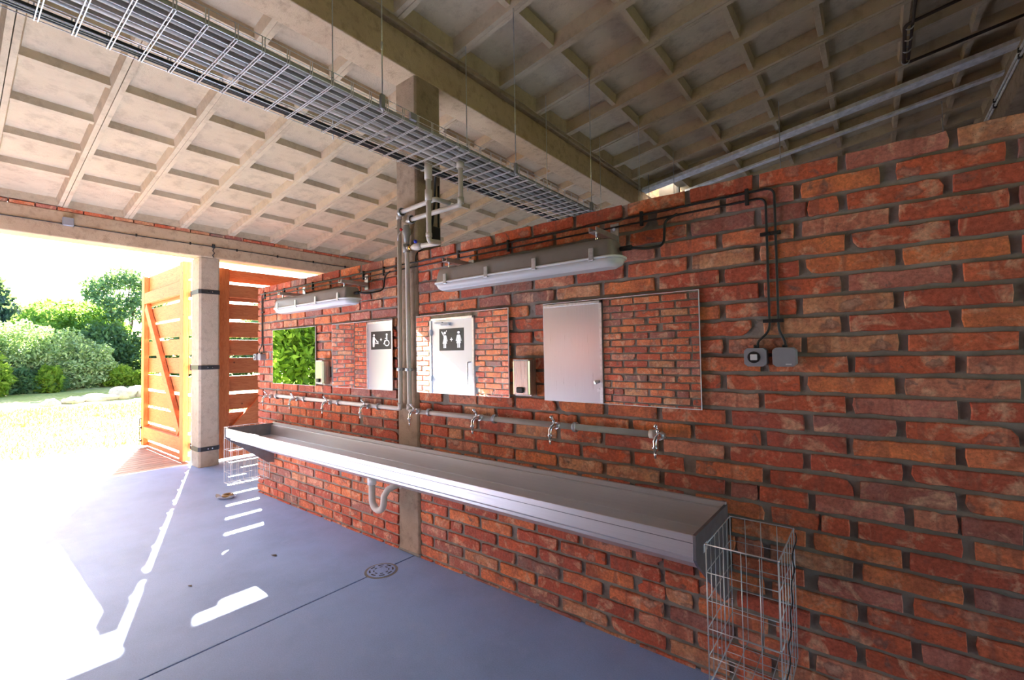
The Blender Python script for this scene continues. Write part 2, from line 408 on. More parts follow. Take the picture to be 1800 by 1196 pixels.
def brick_wall(parent, axis, pos, face, u0, u1, ztop, ncourse, phase, pitch, seed, holes=(), prio=None, limit=300, kinkends=False, bias=.5):
    """axis 0: wall runs along X facing -Y (face=-1) or +Y (face=+1) at y=pos; axis 1: runs along Y facing +X at x=pos"""
    rd = random.Random(seed); items = []
    for k in range(ncourse):
        z = ztop - CO * k - .006 - .031 + rd.uniform(-.001, .001)
        if z < -.026: continue
        ph = phase + (0 if k % 2 == 0 else pitch / 2)
        i0 = int(math.floor((u0 - ph) / pitch)) - 1
        a = u0; js = []
        u = ph + i0 * pitch
        while u < u1 + pitch:
            if u0 + .04 < u < u1 - .04: js.append(u + rd.uniform(-.010, .010))
            u += pitch
        edges = [u0] + js + [u1]
        for e0, e1 in zip(edges[:-1], edges[1:]):
            j0 = .011 if e0 != u0 else .0; j1 = .011 if e1 != u1 else .0
            s, e = e0 + j0 + rd.uniform(-.002, .004), e1 - j1 + rd.uniform(-.004, .002)
            if rd.random() < .07 and e - s > .2: e -= rd.uniform(.015, .04)
            if e0 == u0: s = u0
            if e1 == u1: e = u1
            if e - s < .03: continue
            zc = z
            cut = False
            for (h0, h1, hz0, hz1) in holes:
                if hz0 < zc < hz1:
                    if s >= h0 and e <= h1: cut = True
                    elif s < h0 < e: e = h0
                    elif s < h1 < e: s = h1
            if cut or e - s < .03: continue
            if rd.random() < .06 and e - s > .22:
                m = s + (e - s) * rd.uniform(.35, .65); items.append((s, m - .003, zc)); items.append((m + .003, e, zc))
            else: items.append((s, e, zc))
    if prio: items.sort(key=lambda t: -prio(t))
    rest = MB()
    for n, (s, e, z) in enumerate(items):
        L = round(e - s, 2); me, mb = get_brick(max(L, .03), rd.randrange(5)); c = (s + e) / 2
        d = rd.uniform(-.004, .003); tilt = rd.uniform(-.006, .006); flip = rd.random() < .5
        if n < limit:
            o = bpy.data.objects.new('brick', me); COL.objects.link(o); o.parent = parent
            if axis == 0:
                o.location = (c, pos + (d if face < 0 else -d), z); rz = 0 if face < 0 else math.pi
            else:
                o.location = (pos - d, c, z); rz = math.pi / 2
            o.rotation_euler = (0, tilt + (math.pi if flip else 0), rz)
            o.scale = ((e - s) / max(L, .03), 1, 1)
        else:
            ct, st = math.cos(tilt), math.sin(tilt); sc = (e - s) / max(L, .03)
            if axis == 0:
                sg = -1 if face < 0 else 1
                vs = [(c - sg * x * sc, pos - sg * y, z + zz + x * st) for x, y, zz in mb.v]
            else:
                vs = [(pos - y, c + x * sc, z + zz) for x, y, zz in mb.v]
            rest.add(vs, mb.f)
    if rest.v: rest.build('brick_remainder', M['brick'], parent, kind='stuff')

# the long wall, in two stretches either side of the concrete column
MD = .011
wr = MB().box(-2.538, 4.2, D + MD, D + .24, 0, WT - .008).build('wall_back', M['mortar'])
structure(wr, 'red brick wall stretch between the concrete column and the right edge of the photo', 'wall')
def prio(t):
    x = (t[0] + t[1]) / 2; vis = 1 if x < .75 - abs(t[2] - 1.3) * .15 else 0
    return vis * 10 + (x + 3) - abs(t[2] - 1.43) * .05
brick_wall(wr, 0, D, -1, -2.536, 1.6, WT, 29, -2.41, .2925, 3, prio=prio, limit=300)
wl = MB().box(-5.15, -2.790, D + MD, D + .24, 0, WT - .008).build('wall_back', M['mortar'])
structure(wl, 'red brick wall stretch between the entrance and the concrete column', 'wall')
brick_wall(wl, 0, D, -1, -5.165, -2.790, WT, 29, -5.030, .2955, 5, limit=300)

# ------------------------------------------------------------------ column in the wall
cl = thing('concrete_column', 'rough square concrete column standing in the brick wall under the main beam', 'column', (-2.66, 2.24, 0))
MB().prism([(-2.772, D), (-2.765, D - .006), (-2.560, D - .006), (-2.545, D + .008), (-2.545, 2.36), (-2.772, 2.36)], 2, 0, 3.465).build('shaft', M['column'], cl, bevel=.006)
MB().prism([(-2.782, D - .01), (-2.55, D - .012), (-2.535, D + .0), (-2.535, D + .03), (-2.78, D + .03)], 2, 0, .022).build('mortar_foot', M['mortar'], cl, bevel=.01)

# ------------------------------------------------------------------ beams
mb_ = MB().box(-2.775, -2.545, -3.0, 6.30, 3.465, roofz(-2.66) - .0).build('main_beam', M['beam'], bevel=.008)
structure(mb_, 'heavy tan concrete beam resting on the column and crossing the ceiling', 'beam')
MB().box(-2.80, -2.49, -3.0, 6.30, roofz(-2.66) - .01, roofz(-2.49) + .03).build('bearing_ledge', M['column'], mb_, bevel=.012)
eb = MB().box(-7.14, -6.88, -3.0, 9.8, 2.767, 3.06).build('entrance_beam', M['beam'], bevel=.012)
structure(eb, 'concrete lintel beam over the entrance and the timber gates', 'beam')
rs = MB(); rd = random.Random(4); y = -2.9
brk = MB()
while y < 6.5:
    l = rd.uniform(.16, .26); brk.box(-7.1, -6.872 + rd.uniform(-.012, .006), y, y + l - .012, 3.062, 3.062 + rd.uniform(.028, .042)); y += l
brk.build('brick_packing', M['brick'], eb, kind='stuff')
fb = MB().box(1.15, 1.40, -3.0, 9.8, 3.85, roofz(1.15)).build('rear_beam', M['column'], bevel=.008)
structure(fb, 'dark concrete beam at the top right of the photo', 'beam')
for y0 in (6.1,):
    MB().box(-2.775, -2.545, 6.30, 6.52, 0, 3.70).build('rear_column', M['column'], mb_)

# ------------------------------------------------------------------ ceiling of ribbed panels
cv = MB()
cv.prism([(-7.25, roofz(-7.25) + .115), (-2.66, roofz(-2.66) + .115), (-2.66, roofz(-2.66) + .19), (-7.25, roofz(-7.25) + .19)], 1, -3.0, 9.8)
cv.prism([(-2.66, roofz(-2.66) + .150), (4.4, roofz(4.4) + .150), (4.4, roofz(4.4) + .22), (-2.66, roofz(-2.66) + .22)], 1, -3.0, 6.46)
cv.prism([(-2.15, roofz(-2.15) + .150), (4.4, roofz(4.4) + .150), (4.4, roofz(4.4) + .22), (-2.15, roofz(-2.15) + .22)], 1, 6.46, 7.4)
cv.prism([(-2.66, roofz(-2.66) + .150), (4.4, roofz(4.4) + .150), (4.4, roofz(4.4) + .22), (-2.66, roofz(-2.66) + .22)], 1, 7.4, 9.8)
ce = cv.build('ceiling', M['column']); structure(ce, 'sloping concrete ceiling of ribbed coffer panels', 'ceiling')
DP = .078
def panel_mesh(x0, x1, crosses, wy=.551, DP=.078):
    m = MB(); h = wy / 2
    def bar(ya, yb, yta, ytb, zb, zt, xa=x0, xb=x1):
        v = []
        for x in (xa, xb):
            s = .1475 * (x - x0)
            v += [(x, ya, zb + s), (x, yb, zb + s), (x, ytb, zt + s), (x, yta, zt + s)]
        m.add(v, [(0, 3, 2, 1), (4, 5, 6, 7), (0, 1, 5, 4), (1, 2, 6, 5), (2, 3, 7, 6), (3, 0, 4, 7)])
    bar(-h, -h + .034, -h, -h + .050, 0, DP); bar(h - .034, h, h - .050, h, 0, DP)
    bar(-h, h, -h, h, DP, DP + .035)
    def cross(c, wb, wt, d):
        v = []
        for yy in (-h + .02, h - .02):
            for dx, z in ((-wb / 2, DP - d), (wb / 2, DP - d), (wt / 2, DP + .005), (-wt / 2, DP + .005)):
                v.append((c + dx, yy, z + .1475 * (c + dx - x0)))
        m.add(v, [(0, 3, 2, 1), (4, 5, 6, 7), (0, 1, 5, 4), (1, 2, 6, 5), (2, 3, 7, 6), (3, 0, 4, 7)])
    for c in crosses: cross(c, .040, .066, .055 if DP < .1 else .085)
    cross(x0 + .06, .12, .15, DP); cross(x1 - .06, .12, .15, DP)
    me = m.mesh('ceiling_panel'); me.materials.append(M['panel']); return me
PL = panel_mesh(-6.99, -2.72, [-6.15, -5.58, -5.03, -4.45, -3.88, -3.32])
PR = panel_mesh(-2.60, 1.27, [-1.93, -1.37, -.81, -.27, .30, .80], DP=.112)
PR2 = panel_mesh(1.30, 4.4, [1.9, 2.5, 3.1, 3.7], DP=.112)
for k in range(-5, 17):
    yc = .267 + .555 * (k + .5)
    for me, x0 in ((PL, -6.99), (PR, -2.60), (PR2, 1.30)):
        if me is PR2 and k < 9: continue
        if me is PR and k in (11, 12):      # roof light: the first bays are left open here
            continue
        o = bpy.data.objects.new('ceiling_panel', me); COL.objects.link(o); o.parent = ce
        o.location = (0, yc, roofz(x0) + random.uniform(-.004, .004)); 
        if me is PL or me is PR: o.rotation_euler = (random.uniform(-.003, .003), 0, 0)
PS = panel_mesh(-2.15, 1.27, [-1.37, -.81, -.27, .30, .80], DP=.112)
for k in (11, 12):
    o = bpy.data.objects.new('ceiling_panel', PS); COL.objects.link(o); o.parent = ce; o.location = (0, .267 + .555 * (k + .5), roofz(-2.15))
for (x0, z0, xw) in ((0, 0, 0),):  # pale bars standing in for ceiling ribs that catch window light
    r1 = thing('daylit_rib', 'wide bar under the ceiling, coloured pale for a rib in daylight, running down to the left behind the wall', 'rail', (-.6, 6.25, 3.9))
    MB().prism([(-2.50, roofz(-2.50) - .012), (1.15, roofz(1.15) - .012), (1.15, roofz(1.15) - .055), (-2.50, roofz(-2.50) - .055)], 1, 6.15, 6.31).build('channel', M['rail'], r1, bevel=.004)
    r2 = thing('daylit_rib', 'narrow bar under the ceiling, coloured pale for a second rib in daylight, behind the wide pale one', 'rail', (-.3, 6.85, 3.9))
    MB().prism([(-2.1, roofz(-2.1) - .012), (1.15, roofz(1.15) - .012), (1.15, roofz(1.15) - .04), (-2.1, roofz(-2.1) - .04)], 1, 6.79, 6.88).build('channel', M['rail'], r2, bevel=.004)
st = MB().box(-2.42, -2.13, 6.62, 6.68, 3.3, 5.0).build('roof_light_reveal', M['plaster']); structure(st, 'pale plastered reveal under the roof light', 'wall')

# ------------------------------------------------------------------ enclosing walls
wf = MB().box(-7.42, 4.2, -.66, -.51 - MD, 0, WT - .008).build('wall_front', M['mortar']); structure(wf, 'brick wall facing the sinks, seen only in the mirrors', 'wall')
DOORS = [(-7.02, -6.10), (-5.35, -4.42), (-3.33, -2.42)]
holes = [(a_ - .005, b_ + .005, 0, 2.00) for a_, b_ in DOORS]
brick_wall(wf, 0, -.51, 1, -7.42, .6, WT, 29, -7.3, .2925, 9, holes=holes,
           prio=lambda t: (10 if (.85 < t[2] < 2.1 and -7.5 < t[0] < -1.2) else 0), limit=230)
pier = MB().box(-7.75, -7.42 - MD, -.66, -.02, 0, 2.767).build('entrance_pier', M['mortar']); structure(pier, 'brick pier beside the entrance, seen only in the mirror', 'wall')
brick_wall(pier, 1, -7.42, 1, -.50, -.02, 2.75, 37, -.45, .2925, 10, limit=60, prio=lambda t: 1 if .85 < t[2] < 2.1 else 0)
structure(MB().box(-7.22, -6.95, -3.0, -.66, 0, 2.767).build('wall_entrance', M['post']), 'wall beside the entrance, outside the photo', 'wall')
structure(MB().box(-7.22, -6.95, 4.87, 7.0, 0, 2.767).box(-7.22, -6.95, 7.0, 9.0, 0, 2.25).box(-7.22, -6.95, 9.0, 9.8, 0, 2.767).build('wall_gateside', M['post']), 'outer wall beyond the closed gate with a window gap added for daylight, hidden by the brick wall', 'wall')  # gap above the lower middle stretch is invented to let daylight in
structure(MB().box(-7.3, 4.4, -3.15, -3.0, 0, 5.4).build('wall_outer', M['post']), 'rear wall of the cubicles, outside the photo', 'wall')
structure(MB().box(4.2, 4.4, -3.0, -.5, 0, 5.2).box(4.2, 4.4, 2.1, 9.8, 0, 5.2).box(4.2, 4.4, -.5, 2.1, 2.7, 5.2).build('wall_right', M['post']), 'end wall with an unseen doorway added behind the camera for daylight', 'wall')  # doorway made up to brighten floor and wall at this end
wfar = MB().box(-7.3, 4.4, 9.8, 9.95, 0, 5.4).build('wall_far', M['brick']); structure(wfar, 'brick wall far behind the sinks', 'wall')

# ------------------------------------------------------------------ entrance posts
def post(y0, y1, label):
    p = thing('entrance_post', label, 'post', (-7.05, (y0 + y1) / 2, 0))
    c = .022
    MB().prism([(-7.19, y0), (-6.90 - c, y0), (-6.90, y0 + c), (-6.90, y1 - c), (-6.90 - c, y1), (-7.19, y1)], 2, 0, 2.765).build('shaft', M['post'], p, bevel=.004)
    for z in (2.31, 1.305, .235):
        t = .006; s = MB()
        s.prism([(-7.19, y0 - t), (-6.90 - c, y0 - t), (-6.90 + t, y0 + c - .002), (-6.90 + t, y1 - c + .002), (-6.90 - c, y1 + t), (-7.19, y1 + t),
                 (-7.19, y1), (-6.90 - c, y1), (-6.90, y1 - c), (-6.90, y0 + c), (-6.90 - c, y0), (-7.19, y0)], 2, z - .028, z + .028)
        sp = s.build('strap', M['iron'], p)
        for yy in (-.02, .03): MB().cyl((-6.896, (y0 + y1) / 2 + yy, z), (-6.882, (y0 + y1) / 2 + yy, z), .008, 6).build('bolt', M['chrome'], sp)
    return p
p1 = post(2.12, 2.36, 'square concrete post at the entrance between the two timber gates')
post(4.62, 4.86, 'concrete post at the far end of the closed gate, hidden by the brick wall')
hk = thing('cable_hook', 'dark twisted wire hook hanging on the lintel above the concrete post', 'hook', (-6.87, 2.27, 2.80))
MB().tube([(-6.872, 2.27, 2.94), (-6.865, 2.275, 2.90), (-6.868, 2.262, 2.86), (-6.86, 2.28, 2.83), (-6.868, 2.26, 2.80), (-6.866, 2.275, 2.77)], .006, 6).build('wire', M['iron'], hk)
MB().box(-6.878, -6.866, 2.255, 2.29, 2.90, 2.95).build('plate', M['iron'], hk)
ca = thing('beam_cable', 'thin grey cable clipped along the face of the entrance lintel', 'cable', (-6.87, 2.3, 2.92))
MB().tube([(-6.873, y, 2.915 + .004 * math.sin(y * 3)) for y in np.linspace(-2.5, 5.5, 30)], .005, 6).build('cable_run', M['iron'], ca)
for y in np.arange(-.2, 5.4, .55): MB().box(-6.88, -6.864, y, y + .016, 2.900, 2.932).build('clip', M['black'], ca)
jb = thing('junction_box', 'small grey junction box on the entrance lintel near the left edge', 'box', (-6.87, .87, 2.93))
MB().box(-6.88, -6.83, .82, .91, 2.90, 2.99).build('housing', M['greydark'], jb, bevel=.006)

# ------------------------------------------------------------------ timber gates
def boards(rz):
    out = []; t = rz
    for i in range(10): out.append((t - .225 if i else t - .235, t)); t -= .266
    return out
G1 = thing('timber_gate', 'open slatted larch gate swung outwards on the left of the concrete post', 'gate', (-7.38, 2.1, 0))
XN, XF, YG = -7.36, -9.40, 2.07
MB().box(XN - .145, XN, YG, YG + .065, .03, 2.765).build('stile', M['woodz'], G1, bevel=.003)
MB().box(XF, XF + .145, YG, YG + .065, .03, 2.765).build('stile', M['woodz'], G1, bevel=.003)
MB().box(XF + .145, XN - .145, YG + .002, YG + .067, 2.32, 2.50).build('rail', M['woodx'], G1, bevel=.003)
MB().box(XF + .145, XN - .145, YG + .002, YG + .067, .16, .34).build('rail', M['woodx'], G1, bevel=.003)
def brace(p0, p1, w, fix0, fix1, axis):
    d = Vector((p1[0] - p0[0], p1[1] - p0[1])).normalized(); n = Vector((-d.y, d.x)) * w / 2
    poly = [(p0[0] + n.x, p0[1] + n.y), (p0[0] - n.x, p0[1] - n.y), (p1[0] - n.x, p1[1] - n.y), (p1[0] + n.x, p1[1] + n.y)]
    return MB().prism(poly, axis, fix0, fix1)
brace((XF + .20, 2.27), (XN - .20, .40), .14, YG + .003, YG + .060, 1).build('brace', M['woodx'], G1, bevel=.003)
for z0, z1 in boards(2.77) + [(.02, .09)]:
    MB().box(XF + .005, XN - .005, YG + .068, YG + .102, max(z0, .02), z1).build('board', M['woodx'], G1, bevel=.002)
for z in (2.31, 1.305, .235):
    h = MB(); h.box(XN - .12, XN + .03, YG + .103, YG + .109, z - .022, z + .022); h.cyl((XN + .04, YG + .085, z - .04), (XN + .04, YG + .085, z + .04), .014, 8)
    h.box(XN + .04, -7.19, YG + .08, YG + .09, z - .018, z + .018)
    h.build('hinge', M['iron'], G1)
b = MB(); b.tube([(XF - .02, YG - .012, .46), (XF - .02, YG - .012, .0)], .007, 6); b.tube([(XF - .02, YG - .012, .46), (XF + .06, YG - .012, .46)], .007, 6)
b.box(XF - .035, XF + .05, YG - .02, YG, .30, .33); b.box(XF - .035, XF + .05, YG - .02, YG, .09, .12); b.build('drop_bolt', M['iron'], G1)

G2 = thing('timber_gate', 'closed slatted larch gate between the concrete post and the end of the brick wall', 'gate', (-7.12, 2.45, 0))
XG = -7.12
MB().box(XG, XG + .06, 2.40, 2.535, .04, 2.68).build('stile', M['woodz'], G2, bevel=.003)
MB().box(XG, XG + .06, 4.42, 4.555, .04, 2.68).build('stile', M['woodz'], G2, bevel=.003)
MB().box(XG, XG + .058, 2.535, 4.42, 2.28, 2.46).build('rail', M['woody'], G2, bevel=.003)
MB().box(XG, XG + .058, 2.535, 4.42, .14, .32).build('rail', M['woody'], G2, bevel=.003)
brace((2.56, .36), (4.40, 2.26), .14, XG + .002, XG + .056, 0).build('brace', M['woody'], G2, bevel=.003)
sc2 = .962
for i in range(10):
    t = 2.705 - .256 * i; z0 = t - (.225 if i else .205); t = t if i else 2.68
    MB().box(XG - .026, XG - .002, 2.38, 4.575, z0 + .008, t).build('board', M['woody'], G2, bevel=.002)
MB().box(XG - .026, XG - .002, 2.38, 4.575, .03, .12).build('board', M['woody'], G2, bevel=.002)

# ------------------------------------------------------------------ outside: deck, ground, stones, trees
dk = thing('timber_deck', 'weathered timber deck boards outside the entrance', 'deck', (-8.4, 2.0, -.06))
x = -7.34
MB().box(-9.75, -7.32, -3.0, 6.5, -.20, -.06).build('joist_bed', M['deck'], dk)
while x > -9.6:
    MB().box(x - .135, x, -3.0, 6.5, -.055, -.004).build('board', M['deck'], dk, bevel=.004, seg=1); x -= .147
dr = thing('drain_channel', 'slim steel drain channel across the threshold', 'drain', (-7.32, 1, 0))
MB().box(-7.336, -7.302, -2.9, 6.5, -.03, -.001).build('grating', M['galv'], dr)

def gz(x, y):
    d = -x
    z = -.03
    if d > 19: z += (d - 19) * .045
    if d > 45: z -= (d - 45) * .03
    return z + .05 * mnoise.noise(Vector((x * .35, y * .35, 0))) * min(1, max(0, (d - 10) / 6))
gx = np.concatenate([np.arange(-9.74, -30, -.6), np.arange(-30, -90, -4.)]); gy = np.concatenate([np.arange(-45, -6, 3.), np.arange(-6, 20, .8), np.arange(20, 90, 5.)])
m = MB(); vs = [(x, y, gz(x, y)) for x in gx for y in gy]; ny = len(gy)
m.add(vs, [(i * ny + j, i * ny + j + 1, (i + 1) * ny + j + 1, (i + 1) * ny + j) for i in range(len(gx) - 1) for j in range(ny - 1)], True)
go = m.build('lawn', M['ground']); structure(go, 'sunlit pale lawn rising to the trees outside the entrance', 'lawn')
m = MB(); m.box(-9.9, 9, 9.95, 60, -.3, -.06); m.box(-9.9, 9, -40, -3.16, -.3, -.06); m.box(4.41, 40, -40, 60, -.3, -.06)
structure(m.build('yard', M['ground']), 'ground around the building, outside the photo', 'ground')

def blades(n, xr, yr, hh, name, label):
    X = rng.uniform(xr[0], xr[1], n); Y = rng.uniform(yr[0], yr[1], n); A = rng.uniform(0, 6.28, n); H = rng.uniform(.5, 1.2, n) * hh
    V = np.zeros((n, 3, 3)); 
    Z = np.array([gz(a_, b_) for a_, b_ in zip(X, Y)])
    dx, dy = np.cos(A), np.sin(A); w_ = hh * .14
    V[:, 0] = np.stack([X - dx * w_, Y - dy * w_, Z - .01], 1); V[:, 1] = np.stack([X + dx * w_, Y + dy * w_, Z - .01], 1)
    V[:, 2] = np.stack([X + rng.normal(0, .35, n) * H, Y + rng.normal(0, .35, n) * H, Z + H], 1)
    me = bpy.data.meshes.new(name); me.from_pydata(V.reshape(-1, 3).tolist(), [], np.arange(n * 3).reshape(-1, 3).tolist()); me.materials.append(M['grass'])
    o = bpy.data.objects.new(name, me); COL.objects.link(o); tag(o, label, 'grass', kind='stuff')
blades(9000, (-14.5, -9.78), (-.5, 5.5), .07, 'short_grass', 'short sunlit grass next to the timber deck')
blades(7000, (-19.6, -14.5), (.2, 7.5), .10, 'long_grass', 'longer grass in front of the row of stones')

def rock(loc, r, seed, label):
    m = MB(); m.ball((0, 0, 0), 1, 14); rd = random.Random(seed)
    o3 = Vector((rd.uniform(0, 50),) * 3); vs = []
    for p in m.v:
        v = Vector(p); k = 1 + .45 * mnoise.noise(v * 1.3 + o3) + .2 * mnoise.noise(v * 3 + o3)
        vs.append((loc[0] + v.x * r[0] * k, loc[1] + v.y * r[1] * k, loc[2] + v.z * r[2] * k))
    m.v = vs; o = m.build('field_stone', M['stone']); tag(o, label, 'stone', 'stones along the lawn edge')
rock((-20.3, 2.2, .02), (.35, .25, .20), 1, 'small grey stone at the left end of the stone row')
rock((-20.6, 2.75, .04), (.4, .30, .18), 2, 'low grey stone, second from the left in the stone row')
rock((-21.0, 3.5, .05), (.55, .55, .20), 3, 'flat slate grey slab in the middle of the stone row')
rock((-21.3, 4.15, .12), (.6, .40, .30), 4, 'brownish rounded stone right of the flat slab')
rock((-21.6, 4.75, .14), (.6, .42, .30), 5, 'pale rounded stone right of the brownish one')
rock((-22.0, 5.4, .16), (.6, .47, .32), 6, 'pale stone just left of the open gate')

def foliage(blobs, n, size, mat, parent, seed, droop=0., shell=.55, name='foliage'):
    r_ = np.random.default_rng(seed); B = np.array(blobs, float)
    wgt = (B[:, 3] * B[:, 4] * B[:, 5]) ** (2 / 3); idx = r_.choice(len(B), n, p=wgt / wgt.sum())
    d = r_.normal(size=(n, 3)); d /= np.linalg.norm(d, axis=1)[:, None]
    rr = shell + (1.08 - shell) * r_.random(n) ** .6
    lump = 1 + .16 * np.sin(d[:, 0] * 5 + idx * 1.7) * np.sin(d[:, 1] * 6 + idx) + .1 * np.sin(d[:, 2] * 9 + idx * 2.1)
    P = B[idx, :3] + d * B[idx, 3:6] * (rr * lump)[:, None]
    a1 = r_.normal(size=(n, 3)); a1[:, 2] -= droop; a1 /= np.linalg.norm(a1, axis=1)[:, None]
    a2 = np.cross(a1, r_.normal(size=(n, 3))); a2 /= np.linalg.norm(a2, axis=1)[:, None]
    s = size * r_.uniform(.6, 1.3, n)[:, None]
    V = np.stack([P - a1 * s, P + a2 * s * .42, P + a1 * s, P - a2 * s * .42], 1)
    V = V.reshape(-1, 3); V -= np.array(parent.location)
    me = bpy.data.meshes.new(name); me.from_pydata(V.tolist(), [], np.arange(n * 4).reshape(-1, 4).tolist()); me.materials.append(mat)
    o = bpy.data.objects.new(name, me); COL.objects.link(o); o.parent = parent; o['kind'] = 'stuff'; return o
def plant(name, label, cat, base, blobs, n, size, mat, seed, trunk=None, droop=0., shell=.55, group=None):
    t = thing(name, label, cat, base, group); foliage(blobs, n, size, mat, t, seed, droop, shell)
    m = MB(); bx, by, bz = base; rd = random.Random(seed)
    h = max(b_[2] for b_ in blobs) - bz; tr = trunk or .05 * h ** .5
    path = [(bx + .04 * h * math.sin(i * 1.3 + seed), by + .03 * h * math.sin(i * 1.9 + seed) * (i > 0), bz - .1 + h * i / 6) for i in range(7)]
    path[0] = (bx, by, bz - .1)
    m.tube(path, [tr * (1 - .12 * i) for i in range(7)], 7); m.build('trunk', M['bark'], t)
    m = MB()
    for i, b_ in enumerate(blobs):
        s = Vector(path[2 + i % 3]); e = Vector(b_[:3]); mid = (s + e) / 2 + Vector((0, 0, -.08 * h))
        m.tube([s, mid, e, e + (e - mid) * .6], [tr * .45, tr * .32, tr * .2, tr * .06], 5)
    m.build('branches', M['bark'], t); return t

# spruce on the far left
t = thing('spruce_tree', 'dark blue-green spruce at the left edge behind the silvery bushes', 'tree', (-33, 1.3, .5))
sb = []
for i in range(15):
    z = 1.2 + i * .33; rad = 2.5 * (1 - i / 15.5) + .15
    for k in range(6):
        a_ = k * 1.047 + i * .6; sb.append((-33 + math.cos(a_) * rad * .6, 1.3 + math.sin(a_) * rad * .6, z, rad * .42, rad * .42, .22))
foliage(sb, 15000, .17, M['spruce'], t, 3, droop=.9, shell=.1)
MB().tube([(-33, 1.3, .3), (-33, 1.3, 6.0)], [.2, .02], 8).build('trunk', M['bark'], t)
t = thing('spruce_tree', 'second dark spruce with a lower crown, right of the first', 'tree', (-35, 3.0, .5)); sb = []
for i in range(10):
    z = 1.0 + i * .34; rad = 2.2 * (1 - i / 11.5) + .2
    for k in range(6):
        a_ = k * 1.047 + i * .8; sb.append((-35 + math.cos(a_) * rad * .6, 3.0 + math.sin(a_) * rad * .6, z, rad * .42, rad * .42, .22))
foliage(sb, 9000, .17, M['spruce'], t, 4, droop=.9, shell=.1)
MB().tube([(-35, 3.0, .3), (-35, 3.0, 4.6)], [.16, .02], 8).build('trunk', M['bark'], t)
plant('willow_shrub', 'silvery leaved round shrub at the left edge of the lawn', 'shrub', (-26, 1.5, .3),
      [(-26, .9, 1.5, 1.2, 1.2, 1.25), (-26, 2.0, 1.7, 1.2, .95, 1.25), (-25.6, 1.5, 1.0, 1.2, 1.5, .9)], 20000, .07, M['willow'], 11)
plant('willow_shrub', 'broad silvery leaved shrub in the middle of the lawn edge', 'shrub', (-26, 3.4, .3),
      [(-26, 3.1, 1.5, 1.1, .95, 1.05), (-26, 3.9, 1.25, 1.1, .85, .95), (-25.7, 3.4, .9, 1.1, 1.2, .75)], 20000, .07, M['willow'], 12)
plant('lime_green_shrub', 'lime green bush at the far left edge in front of the silvery shrub', 'shrub', (-24, .6, .2),
      [(-24, .5, 1.3, .9, .8, 1.1), (-24, 1.1, .8, .8, .55, .6)], 6500, .10, M['lime'], 13)
plant('dark_shrub', 'dark low shrub at the foot of the silvery shrubs', 'shrub', (-24.6, 1.9, .25),
      [(-24.6, 1.7, .6, .5, .8, .5), (-24.6, 2.6, .5, .5, .6, .4)], 4500, .09, M['shade'], 14)
plant('yellow_green_shrub', 'small yellow-green bush between the silvery shrubs', 'shrub', (-24.4, 2.7, .25),
      [(-24.4, 2.65, .65, .45, .38, .5)], 2600, .09, M['lime'], 15)
plant('yellow_green_shrub', 'small yellow-green bush near the open gate', 'shrub', (-25.5, 4.8, .3),
      [(-25.5, 4.8, .7, .5, .6, .45), (-25.5, 5.6, .6, .5, .5, .35)], 3000, .09, M['lime'], 16)
plant('broadleaf_tree', 'bright green tree behind the silvery shrubs', 'tree', (-31, 4.0, .5),
      [(-31, 3.4, 2.7, 1.4, 1.3, 1.3), (-31, 4.9, 3.0, 1.4, 1.3, 1.2), (-31, 5.2, 1.7, 1.4, 1.5, 1.2), (-31, 2.6, 1.9, 1.2, 1.0, 1.2)], 14000, .14, M['green'], 17)
plant('broadleaf_tree', 'lime topped tree behind the bright green one', 'tree', (-34, 3.2, .6),
      [(-34, 3.9, 3.6, 1.2, 1.3, .9), (-34, 5.3, 3.9, 1.2, 1.2, .7), (-34, 2.9, 3.1, 1.2, 1.0, .8)], 9000, .13, M['lime'], 18)
plant('broadleaf_tree', 'dark blue-green tree left of the thin trunk', 'tree', (-29, 5.4, .45),
      [(-29, 5.0, 1.7, 1.2, 1.1, 1.3), (-29, 6.2, 1.5, 1.2, 1.0, 1.2)], 9000, .12, M['shade'], 19)
plant('tall_tree', 'tall airy tree with an open crown and thin trunk, left of the open gate', 'tree', (-30, 6.15, .45),
      [(-30, 5.0, 5.1, .7, .8, .5), (-30, 5.9, 5.6, .8, .8, .55), (-30, 6.7, 5.3, .8, .7, .6), (-30, 5.3, 4.3, .7, .8, .45), (-30, 6.3, 4.4, .8, .9, .5),
       (-30, 4.7, 4.6, .5, .5, .3), (-30, 7.1, 4.4, .7, .6, .5), (-30, 5.7, 3.7, .7, .7, .35), (-30, 6.8, 3.6, .6, .6, .4)], 5000, .11, M['bluegreen'], 20, trunk=.07, shell=.1)
plant('broadleaf_tree', 'green tree behind the gap beside the open gate', 'tree', (-28, 8.6, .4),
      [(-28, 8.2, 1.5, 1.2, 1.4, 1.3), (-28, 10.2, 1.6, 1.2, 1.5, 1.4)], 10000, .12, M['shade'], 21)
plant('broadleaf_tree', 'large tree seen through the slats of the closed gate', 'tree', (-27, 13.0, .4),
      [(-27, 12.2, 2.6, 1.8, 1.9, 2.2), (-27, 15.2, 3.0, 1.8, 2.2, 2.6), (-27, 13.4, 1.2, 1.6, 2.6, 1.2)], 13000, .15, M['bluegreen'], 22)
plant('broadleaf_tree', 'wide tree farther right, seen through the slats of the closed gate', 'tree', (-26, 19.0, .4),
      [(-26, 18.2, 2.8, 1.9, 2.2, 2.6), (-26, 21.4, 2.8, 1.9, 2.2, 2.6)], 10000, .16, M['bluegreen'], 23)
plant('leafy_bush', 'fresh green leafy bush that shows only in the leftmost mirror', 'shrub', (-14, -2.9, -.03),
      [(-14, -2.2, 1.1, .9, .9, 1.2), (-14, -3.4, 1.4, 1.0, 1.1, 1.5), (-14.4, -2.8, 2.5, 1.1, 1.4, 1.2), (-14, -4.4, 1.2, .9, .9, 1.2)], 9000, .13, M['fresh'], 24, shell=.35)
